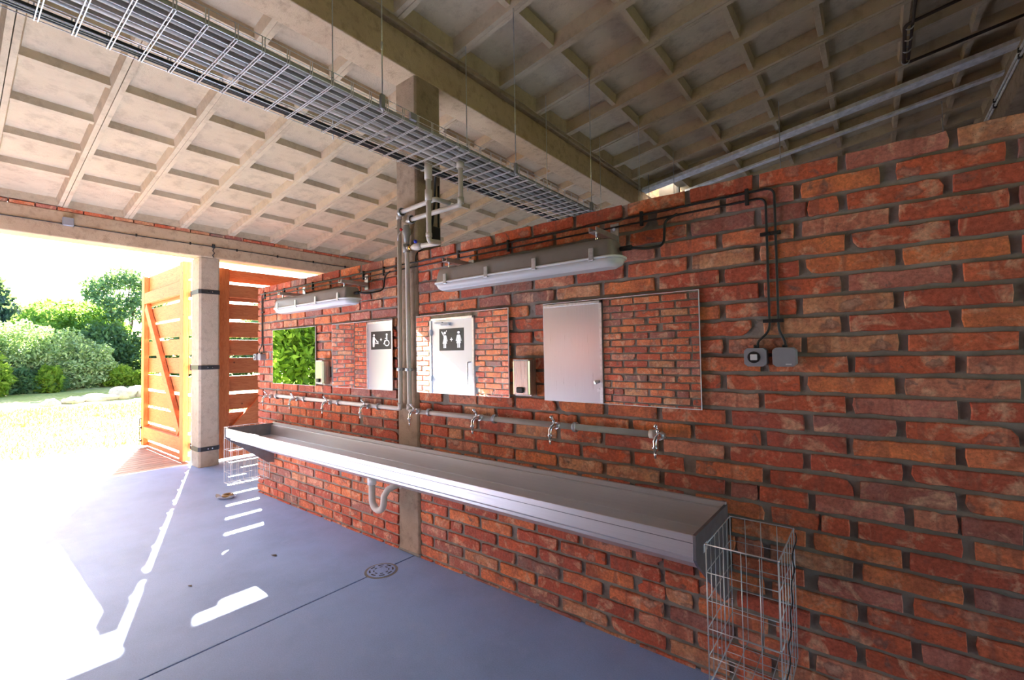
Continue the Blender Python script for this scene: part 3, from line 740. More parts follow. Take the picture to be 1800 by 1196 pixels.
# low pale garden wall at the left edge
gw = thing('garden_box', 'low pale green-white box at the left edge of the lawn', 'box', (-24.5, .9, .1))
MB().box(-25.2, -23.8, .1, 1.15, 0, .42).build('side_panels', M['plaster'], gw, bevel=.02)
MB().prism([(1.1, 0), (1.9, 0), (1.15, .42), (1.1, .42)], 0, -25.1, -23.9).build('sloping_wing', M['plaster'], gw)

# ------------------------------------------------------------------ trough
tr = thing('washing_trough', 'long stainless steel washing trough along the brick wall', 'trough', (-2.64, 1.9, .46))
X0, X1 = -4.765, -.515
R = MB()
YF, ZF = 1.68, .770
R.prism([(2.108, .752), (2.085, .752), (2.078, .655), (1.76, .650), (1.715, .655), (1.712, .757), (1.685, .770), (1.678, .770), (1.678, .690), (2.108, .462)], 0, X0 + .004, X1 - .004)
R.build('basin', M['steelx'], tr, bevel=.003)
MB().box(X0 + .003, X1 - .003, 1.6765, 1.6782, .7405, .7425).build('lip_seam', M['steeldark'], tr)
MB().prism([(2.122, .752), (2.104, .752), (2.104, .775), (2.122, .775)], 0, X0, X1).build('splash_lip', M['steelx'], tr, bevel=.002)
prof = [(2.118, .765), (1.674, .773), (1.671, .685), (1.70, .655), (2.05, .385), (2.118, .37)]
for xa, xb in ((X0 - .004, X0 + .008), (X1 - .008, X1 + .004)):
    MB().prism(prof, 0, xa, xb).build('end_plate', M['steeldark'] if xb > -1 else M['steeldark'], tr, bevel=.001)
MB().box(X1 + .0045, X1 + .006, 1.755, 1.80, .685, .715).build('end_sticker', M['white'], tr)
# trap under the trough
tp = thing('waste_trap', 'grey U-shaped waste pipe under the trough beside the concrete column', 'pipe', (-2.75, 1.98, .3))
pth = [(-2.86, 1.955, .53), (-2.86, 1.955, .43)] + arc((-2.79, 1.955, .40), .07, math.pi, 2 * math.pi, (1, 0, 0), (0, 0, 1), 10) + [(-2.72, 1.957, .44), (-2.70, 1.975, .485), (-2.665, 2.02, .51), (-2.64, 2.07, .515), (-2.635, 2.128, .515)]
MB().tube(pth, .0235, 14).build('u_bend', M['pipe'], tp)
MB().cyl((-2.86, 1.955, .50), (-2.86, 1.955, .55), .031, 14).build('coupling_nut', M['white'], tp)
MB().cyl((-2.655, 2.035, .512), (-2.645, 2.058, .514), .030, 14).build('coupling_nut', M['pipe'], tp)

# ------------------------------------------------------------------ wire baskets
def basket(x0, x1, y0, y1, z0, z1, label, mat, rw=.0016):
    t = thing('wire_basket', label, 'basket', ((x0 + x1) / 2, (y0 + y1) / 2, z0), 'wire baskets hung on the trough ends')
    nx, ny_, nz = 4, 6, 5
    fr = MB()
    for z in (z0, z1): fr.tube(smooth_path([(x0, y0, z), (x1, y0, z), (x1, y1, z), (x0, y1, z), (x0, y0, z)], .012), rw * 1.5, 6)
    for x, y in ((x0, y0), (x1, y0), (x1, y1), (x0, y1)): fr.tube([(x, y, z0), (x, y, z1)], rw * 1.4, 6)
    fr.build('rim', mat, t)
    def panel(fn, nu):
        m = MB()
        for i in range(1, nu): m.tube([fn(i / nu, z0), fn(i / nu, z1 + .002)], rw, 5)
        for k in range(1, nz): z = z0 + (z1 - z0) * k / nz; m.tube([fn(0, z), fn(1, z)], rw, 5)
        m.build('mesh_side', mat, t)
    panel(lambda u, z: (x0 + (x1 - x0) * u, y0, z), nx); panel(lambda u, z: (x0 + (x1 - x0) * u, y1, z), nx)
    panel(lambda u, z: (x0, y0 + (y1 - y0) * u, z), ny_); panel(lambda u, z: (x1, y0 + (y1 - y0) * u, z), ny_)
    m = MB()
    for i in range(1, nx): m.tube([(x0 + (x1 - x0) * i / nx, y0, z0), (x0 + (x1 - x0) * i / nx, y1, z0)], rw, 5)
    for i in range(1, ny_): m.tube([(x0, y0 + (y1 - y0) * i / ny_, z0), (x1, y0 + (y1 - y0) * i / ny_, z0)], rw, 5)
    m.build('mesh_base', mat, t)
    m = MB()
    for x, y, z in ((x0, y0, z0 + .17), (x1, y0, z0 + .2), (x1, y0, z1), (x0, y0, z1), (x1, y1, z1), (x0, y1, z0 + .15), (x0, y1, z1), (x0 + .01, y0 + .1, z0 + .08), (x0, y1, z0)): 
        m.ball((x, y, z), .0042, 6)
    m.build('corner_clip', M['chrome'], t)
    return t
wm = plain('basket_wire', (.62, .61, .60, 1), .35, .4, var=.03)
basket(-.478, -.256, 1.672, 2.010, .272, .752, 'wire mesh basket at the right end of the steel trough', wm)
basket(-4.985, -4.795, 1.745, 2.085, .215, .752, 'white wire mesh basket at the left end of the steel trough', M['white'])
sc = thing('security_cable', 'thin black twisted cable down the side of the right wire basket', 'cable', (-.25, 1.9, .2))
MB().tube([(-.250 + .004 * math.sin(i * 1.1), 2.0 - .30 * (i / 30) + .015 * math.sin(i * .9), .74 - .44 * (i / 30)) for i in range(31)], .0022, 5).build('strand', M['black'], sc)

# ------------------------------------------------------------------ supply pipe with taps
def pipe(name, label, parts, loc, cat='pipe'):
    t = thing(name, label, cat, loc)
    for nm, pts, r, mt in parts: MB().tube(pts, r, 12).build(nm, mt, t)
    return t
YP, ZP = 2.086, 1.040
sp_ = pipe('water_pipe', 'plastic water pipe rising on the left of the column and feeding the left taps', [
    ('pipe_run', smooth_path([(-4.66, YP, ZP + .006), (-2.693, YP, ZP), (-2.690, YP, 2.455), ], .022), .0165, M['pipe']),
    ('pipe_run', smooth_path([(-2.69, YP, 2.455), (-2.69, YP, 2.470), (-2.30, YP, 2.485), (-2.30, 2.22, 2.49)], .02), .0165, M['pipe'])], (-3.5, YP, ZP))
s2_ = pipe('water_pipe', 'plastic water pipe rising beside the column and feeding the right taps', [
    ('pipe_run', smooth_path([(-.80, YP, ZP - .002), (-2.590, YP, ZP - .008), (-2.606, YP, 2.385), (-2.55, YP, 2.395), (-2.057, YP, 2.395), (-2.057, YP, 2.70)], .022), .0165, M['pipe'])], (-1.7, YP, ZP))
for t, lst in ((sp_, [(-2.693, YP, 1.062), (-2.69, YP, 2.44)]), (s2_, [(-2.057, YP, 2.42), (-2.593, YP, 1.06), (-2.606, YP, 2.36)])):
    for c in lst: MB().cyl((c[0], c[1], c[2] - .02), (c[0], c[1], c[2] + .02), .021, 12).build('elbow_socket', M['pipe'], t)
MB().cyl((-2.057, YP, 2.63), (-2.057, YP, 2.675), .026, 12).build('socket', M['pipe'], s2_)
MB().cyl((-.835, YP, ZP), (-.80, YP, ZP), .021, 12).build('socket', M['pipe'], s2_)
# red ball valve in the right riser, lower tee
m = MB().tube([(-2.606, YP, 2.36), (-2.606, YP, 2.345), (-2.606, YP, 2.33), (-2.606, YP, 2.30), (-2.606, YP, 2.285), (-2.606, YP, 2.24)], [.022, .022, .03, .03, .022, .02], 12); m.build('valve_body', M['duct'], s2_)
m = MB().ball((-2.612, YP - .045, 2.325), .011, 8); m.build('valve_knob', M['red'], s2_); 
MB().tube([(-2.612, YP - .03, 2.33), (-2.640, YP - .048, 2.29), (-2.645, YP - .048, 2.25)], .004, 6).build('valve_lever', M['galv'], s2_)
MB().tube([(-2.61, YP, 2.225), (-2.61, YP, 2.165)], .025, 12).build('tee', M['duct'], s2_)
p3 = pipe('water_pipe', 'plastic water pipe dropping from the cable tray to the blue valve', [
    ('pipe_run', smooth_path([(-2.258, 1.99, 2.72), (-2.258, 1.99, 2.172), (-2.258, YP, 2.180), (-2.60, YP, 2.195)], .022), .0175, M['pipe'])], (-2.26, 1.99, 2.2))
MB().cyl((-2.258, 1.99, 2.58), (-2.258, 1.99, 2.70), .026, 12).build('reducer', M['pipe'], p3)
MB().cyl((-2.258, 1.99, 2.44), (-2.258, 1.99, 2.51), .0245, 12).build('socket', M['pipe'], p3)
MB().cyl((-2.258, 1.99, 2.20), (-2.258, 1.99, 2.225), .0215, 12).build('elbow_socket', M['pipe'], p3)
MB().tube([(-2.44, YP, 2.188), (-2.47, YP, 2.19), (-2.50, YP, 2.19), (-2.53, YP, 2.192)], [.020, .026, .026, .020], 12).build('valve_body', M['pipe'], p3)
MB().ball((-2.485, YP - .02, 2.222), .013, 8).build('valve_knob', M['blue'], p3)
MB().cyl((-2.545, YP, 2.192), (-2.575, YP, 2.194), .022, 6).build('brass_nut', M['brass'], p3)
def ringclamp(c, axis, parent, r=.021):
    u = {0: ((0, 1, 0), (0, 0, 1)), 2: ((1, 0, 0), (0, 1, 0))}[axis]
    m = MB(); d = Vector([1 if i == axis else 0 for i in range(3)]) * .009
    for s in (-1, 0, 1): m.tube(arc(Vector(c) + d * s * .8, r + .002, 0, 2 * math.pi, u[0], u[1], 14)[:-1], .0042, 5, closed=True)
    m.cyl((c[0], c[1] + r, c[2]), (c[0], D + .0, c[2]), .005, 6)
    m.build('pipe_clamp', M['galv'], parent)
    MB().tube([tuple(Vector(c) - d * .6), tuple(Vector(c) + d * .6)], r - .001, 12).build('clamp_rubber', M['black'], parent)
ringclamp((-2.665, YP, 2.47), 0, sp_, .027); ringclamp((-2.555, YP, 2.395), 0, s2_, .027)
ringclamp((-2.691, YP, 1.325), 2, sp_); ringclamp((-2.597, YP, 1.325), 2, s2_)
TAPX = [-4.725, -4.181, -3.612, -3.063, -2.481, -1.895, -1.338, -.777]
for x in TAPX[:4]: ringclamp((x + .105, YP, ZP), 0, sp_)
for x in TAPX[4:7]: ringclamp((x + .10, YP, ZP - .004), 0, s2_)
TL = ['chrome tap at the left end of the pipe, under the leafy mirror', 'chrome tap on the left pipe under the right half of the leafy mirror',
      'chrome tap on the left pipe under the left edge of the second mirror', 'chrome tap on the left pipe nearest the column, left of it',
      'chrome tap nearest the right side of the concrete column', 'chrome tap on the right pipe under the middle of the third mirror',
      'chrome tap on the right pipe under the left part of the rightmost mirror', 'chrome tap at the right end of the pipe']
t0 = thing('tap', TL[0], 'tap', (0, YP, 0), 'taps over the trough')
m = MB(); m.tube([(0, YP, 0), (0, YP - .03, 0)], [.017, .015], 8); m.tube([(0, YP - .03, 0), (0, YP - .055, .002), (0, YP - .075, .001), (0, YP - .088, -.014), (0, YP - .09, -.035), (0, YP - .09, -.06)], [.0135, .0145, .0115, .010, .0095, .0085], 10)
m.build('body', M['chrome'], t0)
MB().cyl((0, YP - .09, -.038), (0, YP - .09, -.046), .0145, 10).build('hose_nut', M['chrome'], t0)
MB().cyl((0, YP - .09, -.06), (0, YP - .09, -.088), .0058, 8).build('spout', M['chrome'], t0)
m = MB(); m.cyl((0, YP - .052, .012), (0, YP - .058, .034), .006, 8); m.build('spindle', M['chrome'], t0)
m = MB(); m.ball((0, YP - .075, .052), (.011, .011, .009), 8); m.tube([(0, YP - .054, .034), (0, YP - .075, .046)], [.009, .006], 7); m.build('lever_handle', M['chrome'], t0)
MB().cyl((0, YP + .0, 0), (.0, YP - .032, 0), .0195, 6).build('hex_nut', M['galv'], t0)
for i, x in enumerate(TAPX):
    loc = (x, YP, ZP - .002)
    if i == 0: t0.location = loc
    else: copy_tree(t0, loc, TL[i])
for ch in t0.children: pass

# ------------------------------------------------------------------ mirrors
ML = ['leftmost frameless mirror reflecting green foliage', 'second mirror from the left, reflecting a door with a baby changing sign',
      'mirror right of the column reflecting a door with a two girls sign', 'rightmost mirror reflecting a plain steel door and brickwork']
for (x0, x1), lb in zip([(-4.772, -3.932), (-3.655, -2.815), (-2.540, -1.700), (-1.447, -.603)], ML):
    t = thing('wall_mirror', lb, 'mirror', ((x0 + x1) / 2, D - .02, 1.43), 'mirrors over the trough')
    z0, z1 = 1.163, 1.702
    MB().box(x0, x1, D - .021, D - .015, z0, z1).build('pane', M['glass_edge'], t)
    MB().add([(x0 + .003, D - .0213, z0 + .003), (x1 - .003, D - .0213, z0 + .003), (x1 - .003, D - .0213, z1 - .003), (x0 + .003, D - .0213, z1 - .003)], [(0, 1, 2, 3)]).build('silvered_face', M['mirror'], t)
    for xx in (x0 + .1, x1 - .1): MB().box(xx - .02, xx + .02, D - .015, D + .012, z0 + .02, z1 - .02).build('backing_batten', M['black'], t)

# ------------------------------------------------------------------ soap dispensers
for x0, x1, lb in ((-3.833, -3.720, 'stainless soap dispenser between the two left mirrors'), (-1.630, -1.515, 'stainless soap dispenser between the two right mirrors')):
    t = thing('soap_dispenser', lb, 'dispenser', ((x0 + x1) / 2, D - .05, 1.28), 'soap dispensers')
    yf = D - .075
    MB().prism([(x0, D), (x0, yf + .012), (x0 + .004, yf), (x1 - .004, yf), (x1, yf + .012), (x1, D)], 2, 1.192, 1.388).build('housing', M['steelz'], t, bevel=.004)
    MB().box(x0 + .002, x1 - .002, D - .072, D, 1.3885, 1.392).build('lid', M['steelz'], t, bevel=.002)
    m = MB(); m.box((x0 + x1) / 2 - .024, (x0 + x1) / 2 + .024, yf - .014, yf, 1.204, 1.236); m.build('push_button', M['black'], t, bevel=.006)
    MB().box(x0, x1, D - .05, D, 1.186, 1.192).build('base_plate', M['galv'], t)

# ------------------------------------------------------------------ doors seen in the mirrors
YD = -.50
def door(i, x0, x1, label, ztop=1.985, mt='door'):
    d = structure(MB().box(x0 + .035, x1 - .035, YD - .05, YD, .01, ztop - .03).build('door_%d' % i, M[mt], bevel=.002), label, 'door')
    f = MB(); f.box(x0, x0 + .033, YD - .06, YD + .014, 0, ztop); f.box(x1 - .033, x1, YD - .06, YD + .014, 0, ztop); f.box(x0, x1, YD - .06, YD + .014, ztop - .033, ztop)
    f.build('door_frame', M['galv'], d, bevel=.002); return d
d1 = door(1, -7.02, -6.10, 'aluminium door with a baby changing and wheelchair sign', 2.01)
d2 = door(2, -5.35, -4.42, 'aluminium door with a sign of two girls', 1.975)
d3 = door(3, -3.33, -2.42, 'plain brushed steel door', 2.02, 'doorsteel')
m = MB(); m.tube(smooth_path([(-4.505, YD, .98), (-4.505, YD + .06, .98), (-4.505, YD + .06, 1.31), (-4.505, YD, 1.31)], .035), .011, 8); m.build('pull_handle', M['galv'], d2)
m = MB(); m.cyl((-4.50, YD, .885), (-4.50, YD + .012, .885), .025, 12); m.build('lock_cylinder', M['galv'], d2)
m = MB(); m.box(-5.06, -4.90, YD, YD + .05, 1.86, 1.90); m.box(-5.22, -5.06, YD, YD + .03, 1.895, 1.915); m.build('door_closer', M['greydark'], d2)
for z in (1.72, 1.02): MB().box(-5.34, -5.31, YD + .0, YD + .03, z, z + .09).build('hinge', M['greydark'], d2)
m = MB(); m.cyl((-2.485, YD, 1.085), (-2.485, YD + .05, 1.085), .020, 12); m.ball((-2.485, YD + .055, 1.085), .027, 10); m.build('door_knob', M['galv'], d3)
m = MB(); m.cyl((-2.475, YD, .985), (-2.475, YD + .014, .985), .024, 12); m.build('lock_cylinder', M['galv'], d3)

def disc(cx, cz, r, n=20, rz=None):
    return [(cx + r * math.cos(2 * math.pi * k / n), cz + (rz or r) * math.sin(2 * math.pi * k / n)) for k in range(n)]
def seg(p0, p1, w):
    d = Vector((p1[0] - p0[0], p1[1] - p0[1])); d.normalize(); n = Vector((-d.y, d.x)) * w / 2
    return [(p0[0] + n.x, p0[1] + n.y), (p0[0] - n.x, p0[1] - n.y), (p1[0] - n.x, p1[1] - n.y), (p1[0] + n.x, p1[1] + n.y)]
def sign(parent, x0, x1, z0, z1, shapes_w, shapes_b=()):
    s = MB().box(x0, x1, YD + .0, YD + .004, z0, z1).build('sign_plate', M['signblack'], parent)
    m = MB(); W_, H_ = x1 - x0, z1 - z0
    for i, sh in enumerate(shapes_w): m.prism([(x0 + a_ * H_, z0 + b_ * H_) for a_, b_ in sh], 1, YD + .004, YD + .0055 + i * .00005)
    m.build('sign_pictogram', M['white'], s)
    if shapes_b:
        m = MB()
        for sh in shapes_b: m.prism([(x0 + a_ * H_, z0 + b_ * H_) for a_, b_ in sh], 1, YD + .0062, YD + .0072)
        m.build('sign_cutout', M['signblack'], s)
def plus(cx, cz, s=.075, w=.045): return [seg((cx - s, cz), (cx + s, cz), w), seg((cx, cz - s), (cx, cz + s), w)]
def girl(cx, raise_arm=False):
    sh = [disc(cx, .80, .062), [(cx - .065, .70), (cx + .065, .70), (cx + .055, .55), (cx + .115, .32), (cx - .115, .32), (cx - .055, .55)],
          seg((cx - .04, .34), (cx - .04, .12), .055), seg((cx + .04, .34), (cx + .04, .12), .055), seg((cx + .06, .68), (cx + .125, .42), .042)]
    sh.append(seg((cx - .05, .68), (cx - .165, .88), .045) if raise_arm else seg((cx - .06, .68), (cx - .125, .42), .042)); return sh
def move(shapes, c0, c1, k): return [[(c1 + (a_ - c0) * k, b_) for a_, b_ in s_] for s_ in shapes]
sh = move(girl(.27, True) + [seg((.34, .84), (.37, .92), .03)], .27, .36, 1.25) + plus(.79, .5, .085) + move(girl(.87), .87, 1.25, 1.25)
sign(d2, -5.14, -4.63, 1.482, 1.811, sh)
# carer at a changing table, plus, wheelchair user
carer = [disc(.20, .80, .06), [(.12, .70), (.24, .72), (.26, .45), (.22, .14), (.12, .14), (.10, .45)], seg((.22, .66), (.42, .44), .045), seg((.30, .34), (.50, .34), .035),
      seg((.32, .40), (.32, .30), .03), seg((.48, .46), (.48, .30), .03), disc(.40, .44, .035), disc(.45, .41, .03)]
wheel = [disc(.97, .80, .06), seg((.97, .74), (.98, .48), .07), seg((.97, .62), (.86, .58), .04), seg((.98, .48), (.82, .46), .055), seg((.84, .47), (.77, .28), .045), disc(.98, .34, .17)]
sign(d1, -6.89, -6.33, 1.529, 1.84, move(carer, .3, .42, 1.35) + plus(.93, .54, .08) + move(wheel, .95, 1.42, 1.3), move([disc(.98, .34, .125)], .95, 1.42, 1.3))
# letters pressed into a brick of the wall facing the sinks, reading the right way round in the mirror
fc = bpy.data.curves.new('pressed_letters', 'FONT'); fc.body = 'GD'; fc.size = .062; fc.extrude = .0012; fc.space_character = 1.5
fo = bpy.data.objects.new('pressed_letters', fc); COL.objects.link(fo); fo.rotation_euler = (math.pi / 2, 0, 0); fo.location = (-4.15, -.5075, .868)
fc.materials.append(plain('pressed_clay', srgb(226, 150, 120), .9)); fo.parent = wf

# ------------------------------------------------------------------ wall lamps
def lamp(cx, label, yc=1.952, zc=1.872, L=1.24):
    t = thing('strip_lamp', label, 'lamp', (cx, yc, zc), 'strip lamps over the mirrors')
    x0, x1 = cx - L / 2, cx + L / 2
    def loft(name, secs, mt, n=20):
        m = MB(); rings = []
        for z, hx, hy, rr in secs:
            pts = []
            for (sx, sy) in ((1, 1), (-1, 1), (-1, -1), (1, -1)):
                ox, oy = cx + sx * (hx - rr), yc + sy * (hy - rr); a0 = {(1, 1): 0, (-1, 1): 90, (-1, -1): 180, (1, -1): 270}[(sx, sy)]
                for k in range(5): a_ = math.radians(a0 + 22.5 * k); pts.append((ox + rr * math.cos(a_), oy + rr * math.sin(a_), z))
            rings.append(pts)
        q = len(rings[0]); vs = [p for r_ in rings for p in r_]
        m.add(vs, [(i * q + k, i * q + (k + 1) % q, (i + 1) * q + (k + 1) % q, (i + 1) * q + k) for i in range(len(rings) - 1) for k in range(q)], True)
        m.f += [tuple(range(q - 1, -1, -1)), tuple((len(rings) - 1) * q + k for k in range(q))]; m.sm += [False, False]
        return m.build(name, mt, t)
    h = L / 2
    loft('housing', [(zc - .005, h - .030, .072, .03), (zc + .004, h - .030, .070, .03), (zc + .05, h - .036, .062, .025), (zc + .074, h - .045, .052, .02), (zc + .082, h - .055, .042, .015)], M['greylamp'])
    loft('flange', [(zc - .014, h - .002, .080, .065), (zc - .004, h - .002, .080, .065)], M['white'])
    loft('diffuser', [(zc - .052, h - .045, .040, .035), (zc - .040, h - .02, .060, .05), (zc - .014, h - .008, .072, .06)], M['diffuser'])
    for k in range(4):
        x = x0 + .13 + k * (L - .26) / 3
        for sy in (-1, 1):
            c = MB(); c.box(x - .012, x + .012, yc + sy * .079 - .004, yc + sy * .079 + .004, zc - .018, zc + .038); c.box(x - .014, x + .014, yc + sy * .074, yc + sy * .084, zc - .022, zc - .012)
            c.build('clip', M['galv'], t, bevel=.002)
    for k in (-1, 1):
        x = cx + k * .50 - .01
        b = MB(); b.box(x - .02, x + .02, yc - .06, D, zc + .115, zc + .120); b.box(x - .02, x - .016, yc - .06, D, zc + .120, zc + .140); b.box(x + .016, x + .020, yc - .06, D, zc + .120, zc + .140)
        b.box(x - .022, x + .022, D - .006, D - .0, zc + .085, zc + .205)
        b.add([(x - .02, D, zc + .10), (x - .016, D, zc + .10), (x - .02, D - .1, zc + .118), (x - .016, D - .1, zc + .118), (x - .02, D, zc + .118), (x - .016, D, zc + .118)], [(0, 1, 3, 2), (0, 2, 4), (1, 5, 3)])
        br = b.build('wall_bracket', M['galv'], t)
        MB().cyl((x, yc - .02, zc + .07), (x, yc - .02, zc + .126), .006, 6).build('bolt', M['chrome'], t); MB().cyl((x, D - .012, zc + .175), (x, D - .006, zc + .175), .009, 6).build('bolt', M['chrome'], t)
    g_ = MB(); g_.cyl((x1 - .02, yc, zc + .03), (x1 + .035, yc, zc + .03), .012, 8)
    g_.tube(smooth_path([(x1 + .03, yc, zc + .03), (x1 + .09, yc + .03, zc + .02), (x1 + .13, D - .03, zc + .05), (x1 + .13, D - .014, zc + .17), (x1 + .19, D - .014, zc + .19)], .04), .006, 6)
    g_.build('feed_cable', M['black'], t); return t
lamp(-1.500, 'grey strip lamp on brackets right of the concrete column')
lamp(-3.655, 'grey strip lamp on brackets left of the concrete column')

# ------------------------------------------------------------------ cables on the wall and switches
def cable(label, pts, clips, loc, r=.0048):
    t = thing('electric_cable', label, 'cable', loc)
    MB().tube(smooth_path(pts, .035, 6), r, 7).build('cable_run', M['black'], t)
    for (x, z, v) in clips:
        m = MB()
        if v: m.box(x - .018, x + .018, D - .016, D, z - .007, z + .007)
        else: m.box(x - .007, x + .007, D - .016, D, z - .018, z + .018)
        m.ball((x + (.014 if v else 0), D - .017, z + (0 if v else .014)), .003, 6)
        m.build('cable_clip', M['black'], t, bevel=.003)
YC = D - .010; zu, zl = 2.092, 2.058
hcl = [-4.98, -4.55, -4.0, -3.2, -2.93, -2.12, -1.70, -.865, -.40]
def route(z, xa, zend, xsw, xb, xsw2, zend2):
    return [(xsw2, YC, zend2), (xsw2, YC, zend2 + .03), (xb, YC, zend2 + .075), (xb, YC, z), (-2.785, YC, z), (-2.775, YC - .012, z), (-2.54, YC - .012, z), (-2.53, YC, z), (xa, YC, z), (xa, YC, zend + .075), (xsw, YC, zend + .03), (xsw, YC, zend)]
cable('upper black cable along the top of the brick wall down to the right switch box', route(zu, -.298, 1.43, -.277, -5.045, -5.11, 1.475),
      [(x, zu, False) for x in hcl] + [(-.298, 1.905, True), (-.298, 1.545, True), (-5.045, 1.90, True)], (-2.6, YC, zu))
cable('lower black cable along the top of the brick wall down to the left switch box', route(zl, -.330, 1.43, -.376, -5.020, -5.00, 1.475),
      [(x, zl, False) for x in hcl] + [(-.336, 1.905, True), (-.336, 1.545, True), (-5.020, 1.90, True)], (-2.6, YC, zl))
def switchbox(cx, cz, label, button, s=.041):
    t = thing('switch_box', label, 'switch', (cx, D - .025, cz), 'surface switch boxes')
    k = .012; pr = [(-s, -s + k), (-s + k, -s), (s - k, -s), (s, -s + k), (s, s - k), (s - k, s), (-s + k, s), (-s, s - k)]
    MB().prism([(cx + a_, cz + b_ * .93) for a_, b_ in pr], 1, D - .052, D).build('housing', M['greydark'], t, bevel=.0025)
    if button:
        MB().tube([(cx - .004, D - .052, cz), (cx - .004, D - .054, cz)], .024, 16).build('bezel', M['black'], t)
        MB().box(cx - .017, cx + .009, D - .060, D - .053, cz - .012, cz + .012).build('push_button', M['white'], t, bevel=.003)
    else:
        MB().box(cx + .005, cx + .025, D - .0526, D - .0515, cz - .030, cz - .027).build('label_mark', M['white'], t)
    MB().cyl((cx, D - .025, cz + s * .9), (cx, D - .025, cz + s * .9 + .012), .009, 8).build('gland', M['black'], t)
switchbox(-.380, 1.397, 'grey octagonal switch box with a white push button on the brick wall', True)
switchbox(-.277, 1.397, 'plain grey octagonal junction box right of the push button', False)
switchbox(-5.120, 1.432, 'grey switch box at the left corner of the brick wall', True, .036)
switchbox(-5.015, 1.432, 'plain grey junction box beside the switch at the left wall end', False, .036)
# box and cables on the side of the column
t = thing('junction_box', 'black junction box on the side of the concrete column behind the pipes', 'box', (-2.53, 2.26, 2.33))
MB().box(-2.545, -2.49, 2.21, 2.31, 2.27, 2.37).build('housing', M['black'], t, bevel=.008)
MB().tube(smooth_path([(-2.52, 2.25, 2.37), (-2.51, 2.27, 2.55), (-2.45, 2.22, 2.66), (-2.33, 2.12, 2.70)], .05), .009, 7).build('feed_cable', M['black'], t)
MB().tube(smooth_path([(-2.535, 2.26, 2.27), (-2.535, 2.2, 2.22), (-2.55, D - .01, 2.15), (-2.55, D - .01, 2.09)], .03), .006, 6).build('feed_cable', M['black'], t)
MB().tube([(-2.538, 2.33, 2.27), (-2.538, 2.335, 2.70)], .007, 6).build('feed_cable', M['black'], t)

# ------------------------------------------------------------------ cable tray with its pipes and hangers
TX0, TX1, TZ = -2.345, -1.900, 2.668
ty0, ty1 = -1.6, 6.2
ct = thing('cable_tray', 'long galvanised wire mesh cable tray hanging from the ceiling', 'cable tray', (-2.12, 2.3, TZ))
lw = MB()
nl = 7
for i in range(nl + 1): x = TX0 + (TX1 - TX0) * i / nl; lw.tube([(x, ty0, TZ), (x, ty1, TZ)], .0021, 6)
for x in (TX0, TX1): lw.tube([(x, ty0, TZ + .03), (x, ty1, TZ + .03)], .0019, 6)
lw.build('long_wires', M['wire'], ct, kind='stuff')
rw_ = MB(); 
for x in (TX0, TX1): rw_.tube([(x, ty0, TZ + .062), (x, ty1, TZ + .062)], .0022, 6)
rw_.build('top_rail', M['wire'], ct)
y = ty0; uw = MB()
i = 0
while y < ty1:
    for dy in (0, .010):
        uw.tube([(TX0 - .002, y + dy, TZ + .062), (TX0 - .002, y + dy, TZ - .003), (TX1 + .002, y + dy, TZ - .003), (TX1 + .002, y + dy, TZ + .062)], .0023, 5, smooth=False)
    y += .100; i += 1
uw.build('cross_wires', M['wire'], ct, kind='stuff')
for yy in (1.56,):
    MB().box(TX1 - .006, TX1 + .012, yy - .012, yy + .03, TZ + .02, TZ + .055).build('splice_clamp', M['greydark'], ct)
    MB().box((TX0 + TX1) / 2 - .02, (TX0 + TX1) / 2 + .02, yy, yy + .016, TZ - .012, TZ - .004).build('splice_clamp', M['galv'], ct)
for j, (x, r, mt, lb) in enumerate([(-1.935, .017, 'duct', 'thin grey pipe in the cable tray along its right edge'), (-1.995, .021, 'duct', 'grey pipe in the cable tray, second from its right edge'),
      (-2.06, .024, 'duct', 'thick grey pipe in the middle of the cable tray'), (-2.125, .020, 'pipe', 'paler grey pipe in the cable tray left of the thick one'),
      (-2.185, .016, 'duct', 'thin grey pipe in the cable tray next to the gap')]):
    t = thing('tray_pipe', lb, 'pipe', (x, 2.3, TZ + r + .003), 'pipes lying in the cable tray')
    MB().tube([(x + .004 * math.sin(yy * 1.3 + j), yy, TZ + r + .003) for yy in np.linspace(ty0, ty1, 24)], r, 12).build('pipe_run', M[mt], t)
    for yy in (1.95 + j * .04, 4.9): MB().cyl((x + .004 * math.sin(yy * 1.3 + j), yy, TZ + r + .003), (x + .004 * math.sin(yy * 1.3 + j), yy + .07, TZ + r + .003), r + .003, 12).build('socket', M[mt], t)
t = thing('black_cable_bundle', 'bundle of black cables lying along the left edge of the tray', 'cable', (-2.30, 2.3, TZ + .01), 'black cables in the tray')
for j, (x, r) in enumerate([(-2.328, .008), (-2.312, .009), (-2.295, .009), (-2.318, .008), (-2.282, .007)]):
    MB().tube([(x + .003 * math.sin(yy * 2 + j), yy, TZ + .010 + (.014 if j == 3 else 0)) for yy in np.linspace(ty0, ty1, 24)], r, 7).build('cable_run', M['black'], t)
HL = ['right of the tray nearest the camera side', 'left of the tray nearest the camera side']
names = {1.37: 'just left of the concrete column', 2.46: 'just right of the column', 3.54: 'halfway to the far end', 4.62: 'near the far end', 5.7: 'at the far end'}
for yy, nm in names.items():
    for x, side in ((TX1 + .008, 'right'), (TX0 - .008, 'left')):
        t = thing('hanger_rod', 'thin threaded rod holding the %s edge of the tray %s' % (side, nm), 'rod', (x, yy, TZ), 'threaded rods holding the cable tray')
        MB().tube([(x, yy, TZ - .015), (x, yy, roofz(x) + .09)], .0034, 6).build('rod', M['galv'], t)
        if side == 'right': MB().box(x - .010, x + .010, yy - .012, yy + .012, TZ - .004, TZ + .070).build('hanger_bracket', M['greydark'], t, bevel=.002)
        MB().cyl((x, yy, TZ + .30), (x, yy, TZ + .34), .006, 6).build('coupler', M['galv'], t)
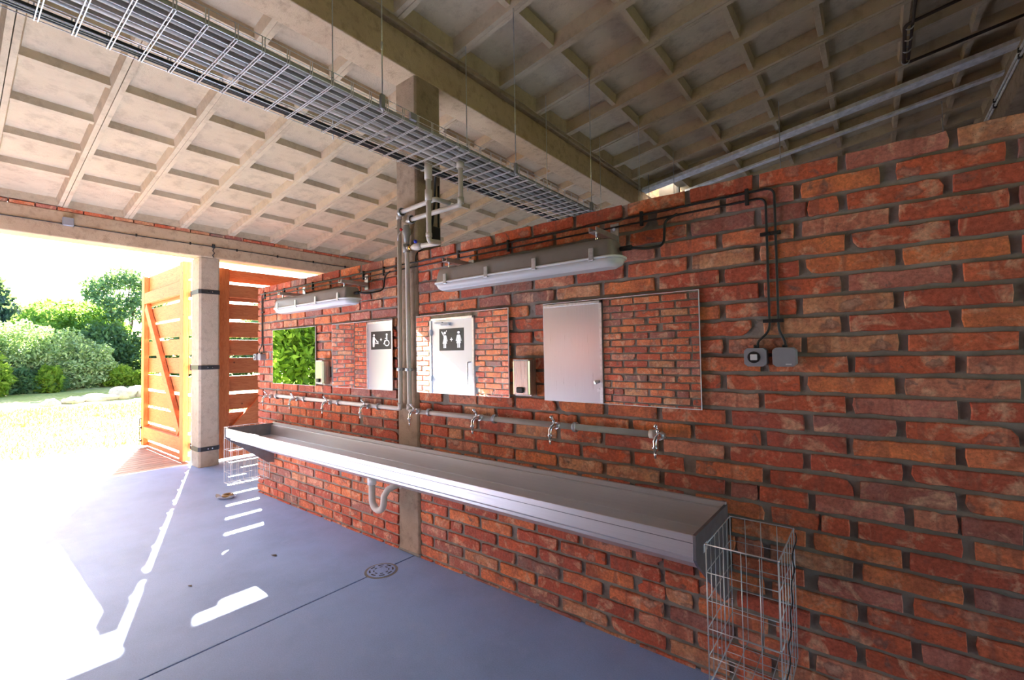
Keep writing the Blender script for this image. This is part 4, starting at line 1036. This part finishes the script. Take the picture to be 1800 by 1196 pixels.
for x, yy, zb, nm in ((-2.35, 6.05, 2.9, 'left of the three thin rods in the dark ceiling over the wall'), (.72, 7.3, 2.3, 'thin rod hanging down at the right of the wall top'), (-.72, 5.6, 2.6, 'thin rod over the wall above the upper cable bend')):
    t = thing('hanger_rod', nm, 'rod', (x, yy, zb)); MB().tube([(x, yy, zb), (x, yy, roofz(x) + .09)], .004, 6).build('rod', M['galv'], t)

# dark pipes on the right of the ceiling
t = thing('ceiling_pipe', 'dark rusty pipe loop fixed under the ceiling at the top right', 'pipe', (.6, 5.3, 4.1))
zr = lambda x: roofz(x) - .05
MB().tube(smooth_path([(1.14, 4.94, zr(1.14)), (.29, 4.97, zr(.29)), (.31, 5.66, zr(.31)), (1.14, 5.68, zr(1.14))], .05), .014, 8).build('pipe_run', M['rust'], t)
MB().tube([(.34, 4.5, zr(.34)), (.34, 5.60, zr(.34))], .011, 8).build('pipe_run', M['rust'], t)
for y in (5.02, 5.2, 5.40, 5.62): MB().tube(arc((.32, y, zr(.32)), .026, 0, 2 * math.pi, (1, 0, 0), (0, 0, 1), 12)[:-1], .006, 5, closed=True).build('pipe_clamp', M['galv'], t)
for nm, dz in (('upper', 0), ('lower', -.06)):
    t = thing('beam_conduit', 'thin %s metal conduit along the dark beam at the top right' % nm, 'conduit', (1.13, 7, 4.1 + dz))
    MB().tube([(1.135, 5.6, 4.13 + dz), (1.135, 9.7, 4.13 + dz)], .011, 8).build('pipe_run', M['rail'], t)
    for y in (6.1, 7.2, 8.2): MB().box(1.12, 1.15, y, y + .03, 4.112 + dz, 4.148 + dz).build('clip', M['iron'], t)

# ------------------------------------------------------------------ floor drain and litter
dg = thing('floor_drain', 'round slotted floor drain in the concrete floor before the column', 'drain', (-2.60, 1.845, 0))
cx, cy = -2.60, 1.845
MB().cyl((cx, cy, -.002), (cx, cy, .0012), .108, 40).build('mortar_ring', M['mortar'], dg)
MB().tube([(cx, cy, .001), (cx, cy, .0045)], [.092, .090], 40).build('cover', M['floor'], dg)
sl_ = MB()
for rad, n_, w_, half in ((.074, 8, .010, .24), (.048, 8, .008, .20)):
    for k in range(n_):
        a0 = 2 * math.pi * k / n_ + .2; p = []
        for q in range(7): a_ = a0 - half + 2 * half * q / 6; p.append((cx + (rad - w_ / 2) * math.cos(a_), cy + (rad - w_ / 2) * math.sin(a_)))
        for q in range(7): a_ = a0 + half - 2 * half * q / 6; p.append((cx + (rad + w_ / 2) * math.cos(a_), cy + (rad + w_ / 2) * math.sin(a_)))
        sl_.prism(p, 2, .004, .0052)
sl_.build('slots', M['black'], dg)
tr_ = thing('tape_roll', 'roll of brown tape in a torn white wrapper on the floor below the left basket', 'litter', (-5.22, 1.86, 0))
m = MB(); m.tube(arc((-5.22, 1.86, .024), .042, 0, 2 * math.pi, (1, 0, 0), (0, 1, 0), 24)[:-1], .013, 8, closed=True); m.build('tape_ring', plain('brown_tape', srgb(150, 120, 70), .3), tr_)
m = MB(); vs = []; fs = []
for i in range(13):
    a_ = -2.6 + i * .30; rr = .075 + .012 * math.sin(i)
    for j, (dr, dz) in enumerate(((-.03, .004), (0, .006), (.022, .03 + .012 * math.sin(i * 1.7)))): vs.append((-5.22 + (rr + dr) * math.cos(a_), 1.86 + (rr + dr) * math.sin(a_), dz))
for i in range(12):
    for j in range(2): fs.append((i * 3 + j, i * 3 + j + 1, (i + 1) * 3 + j + 1, (i + 1) * 3 + j))
m.add(vs, fs, True); m.build('wrapper', M['white'], tr_)
for (x, y, s, lb) in ((-3.42, 1.52, .03, 'dry grey leaf scrap on the floor left of the drain'), (-3.40, 1.00, .02, 'tiny dry leaf on the shaded floor near the light patches')):
    m = MB(); m.add([(x - s, y - s * .3, .002), (x, y - s * .5, .006), (x + s, y + s * .1, .003), (x + s * .3, y + s * .4, .008), (x - s * .6, y + s * .3, .002)], [(0, 1, 3, 4), (1, 2, 3)])
    tag(m.build('dry_leaf', M['bark']), lb, 'leaf')
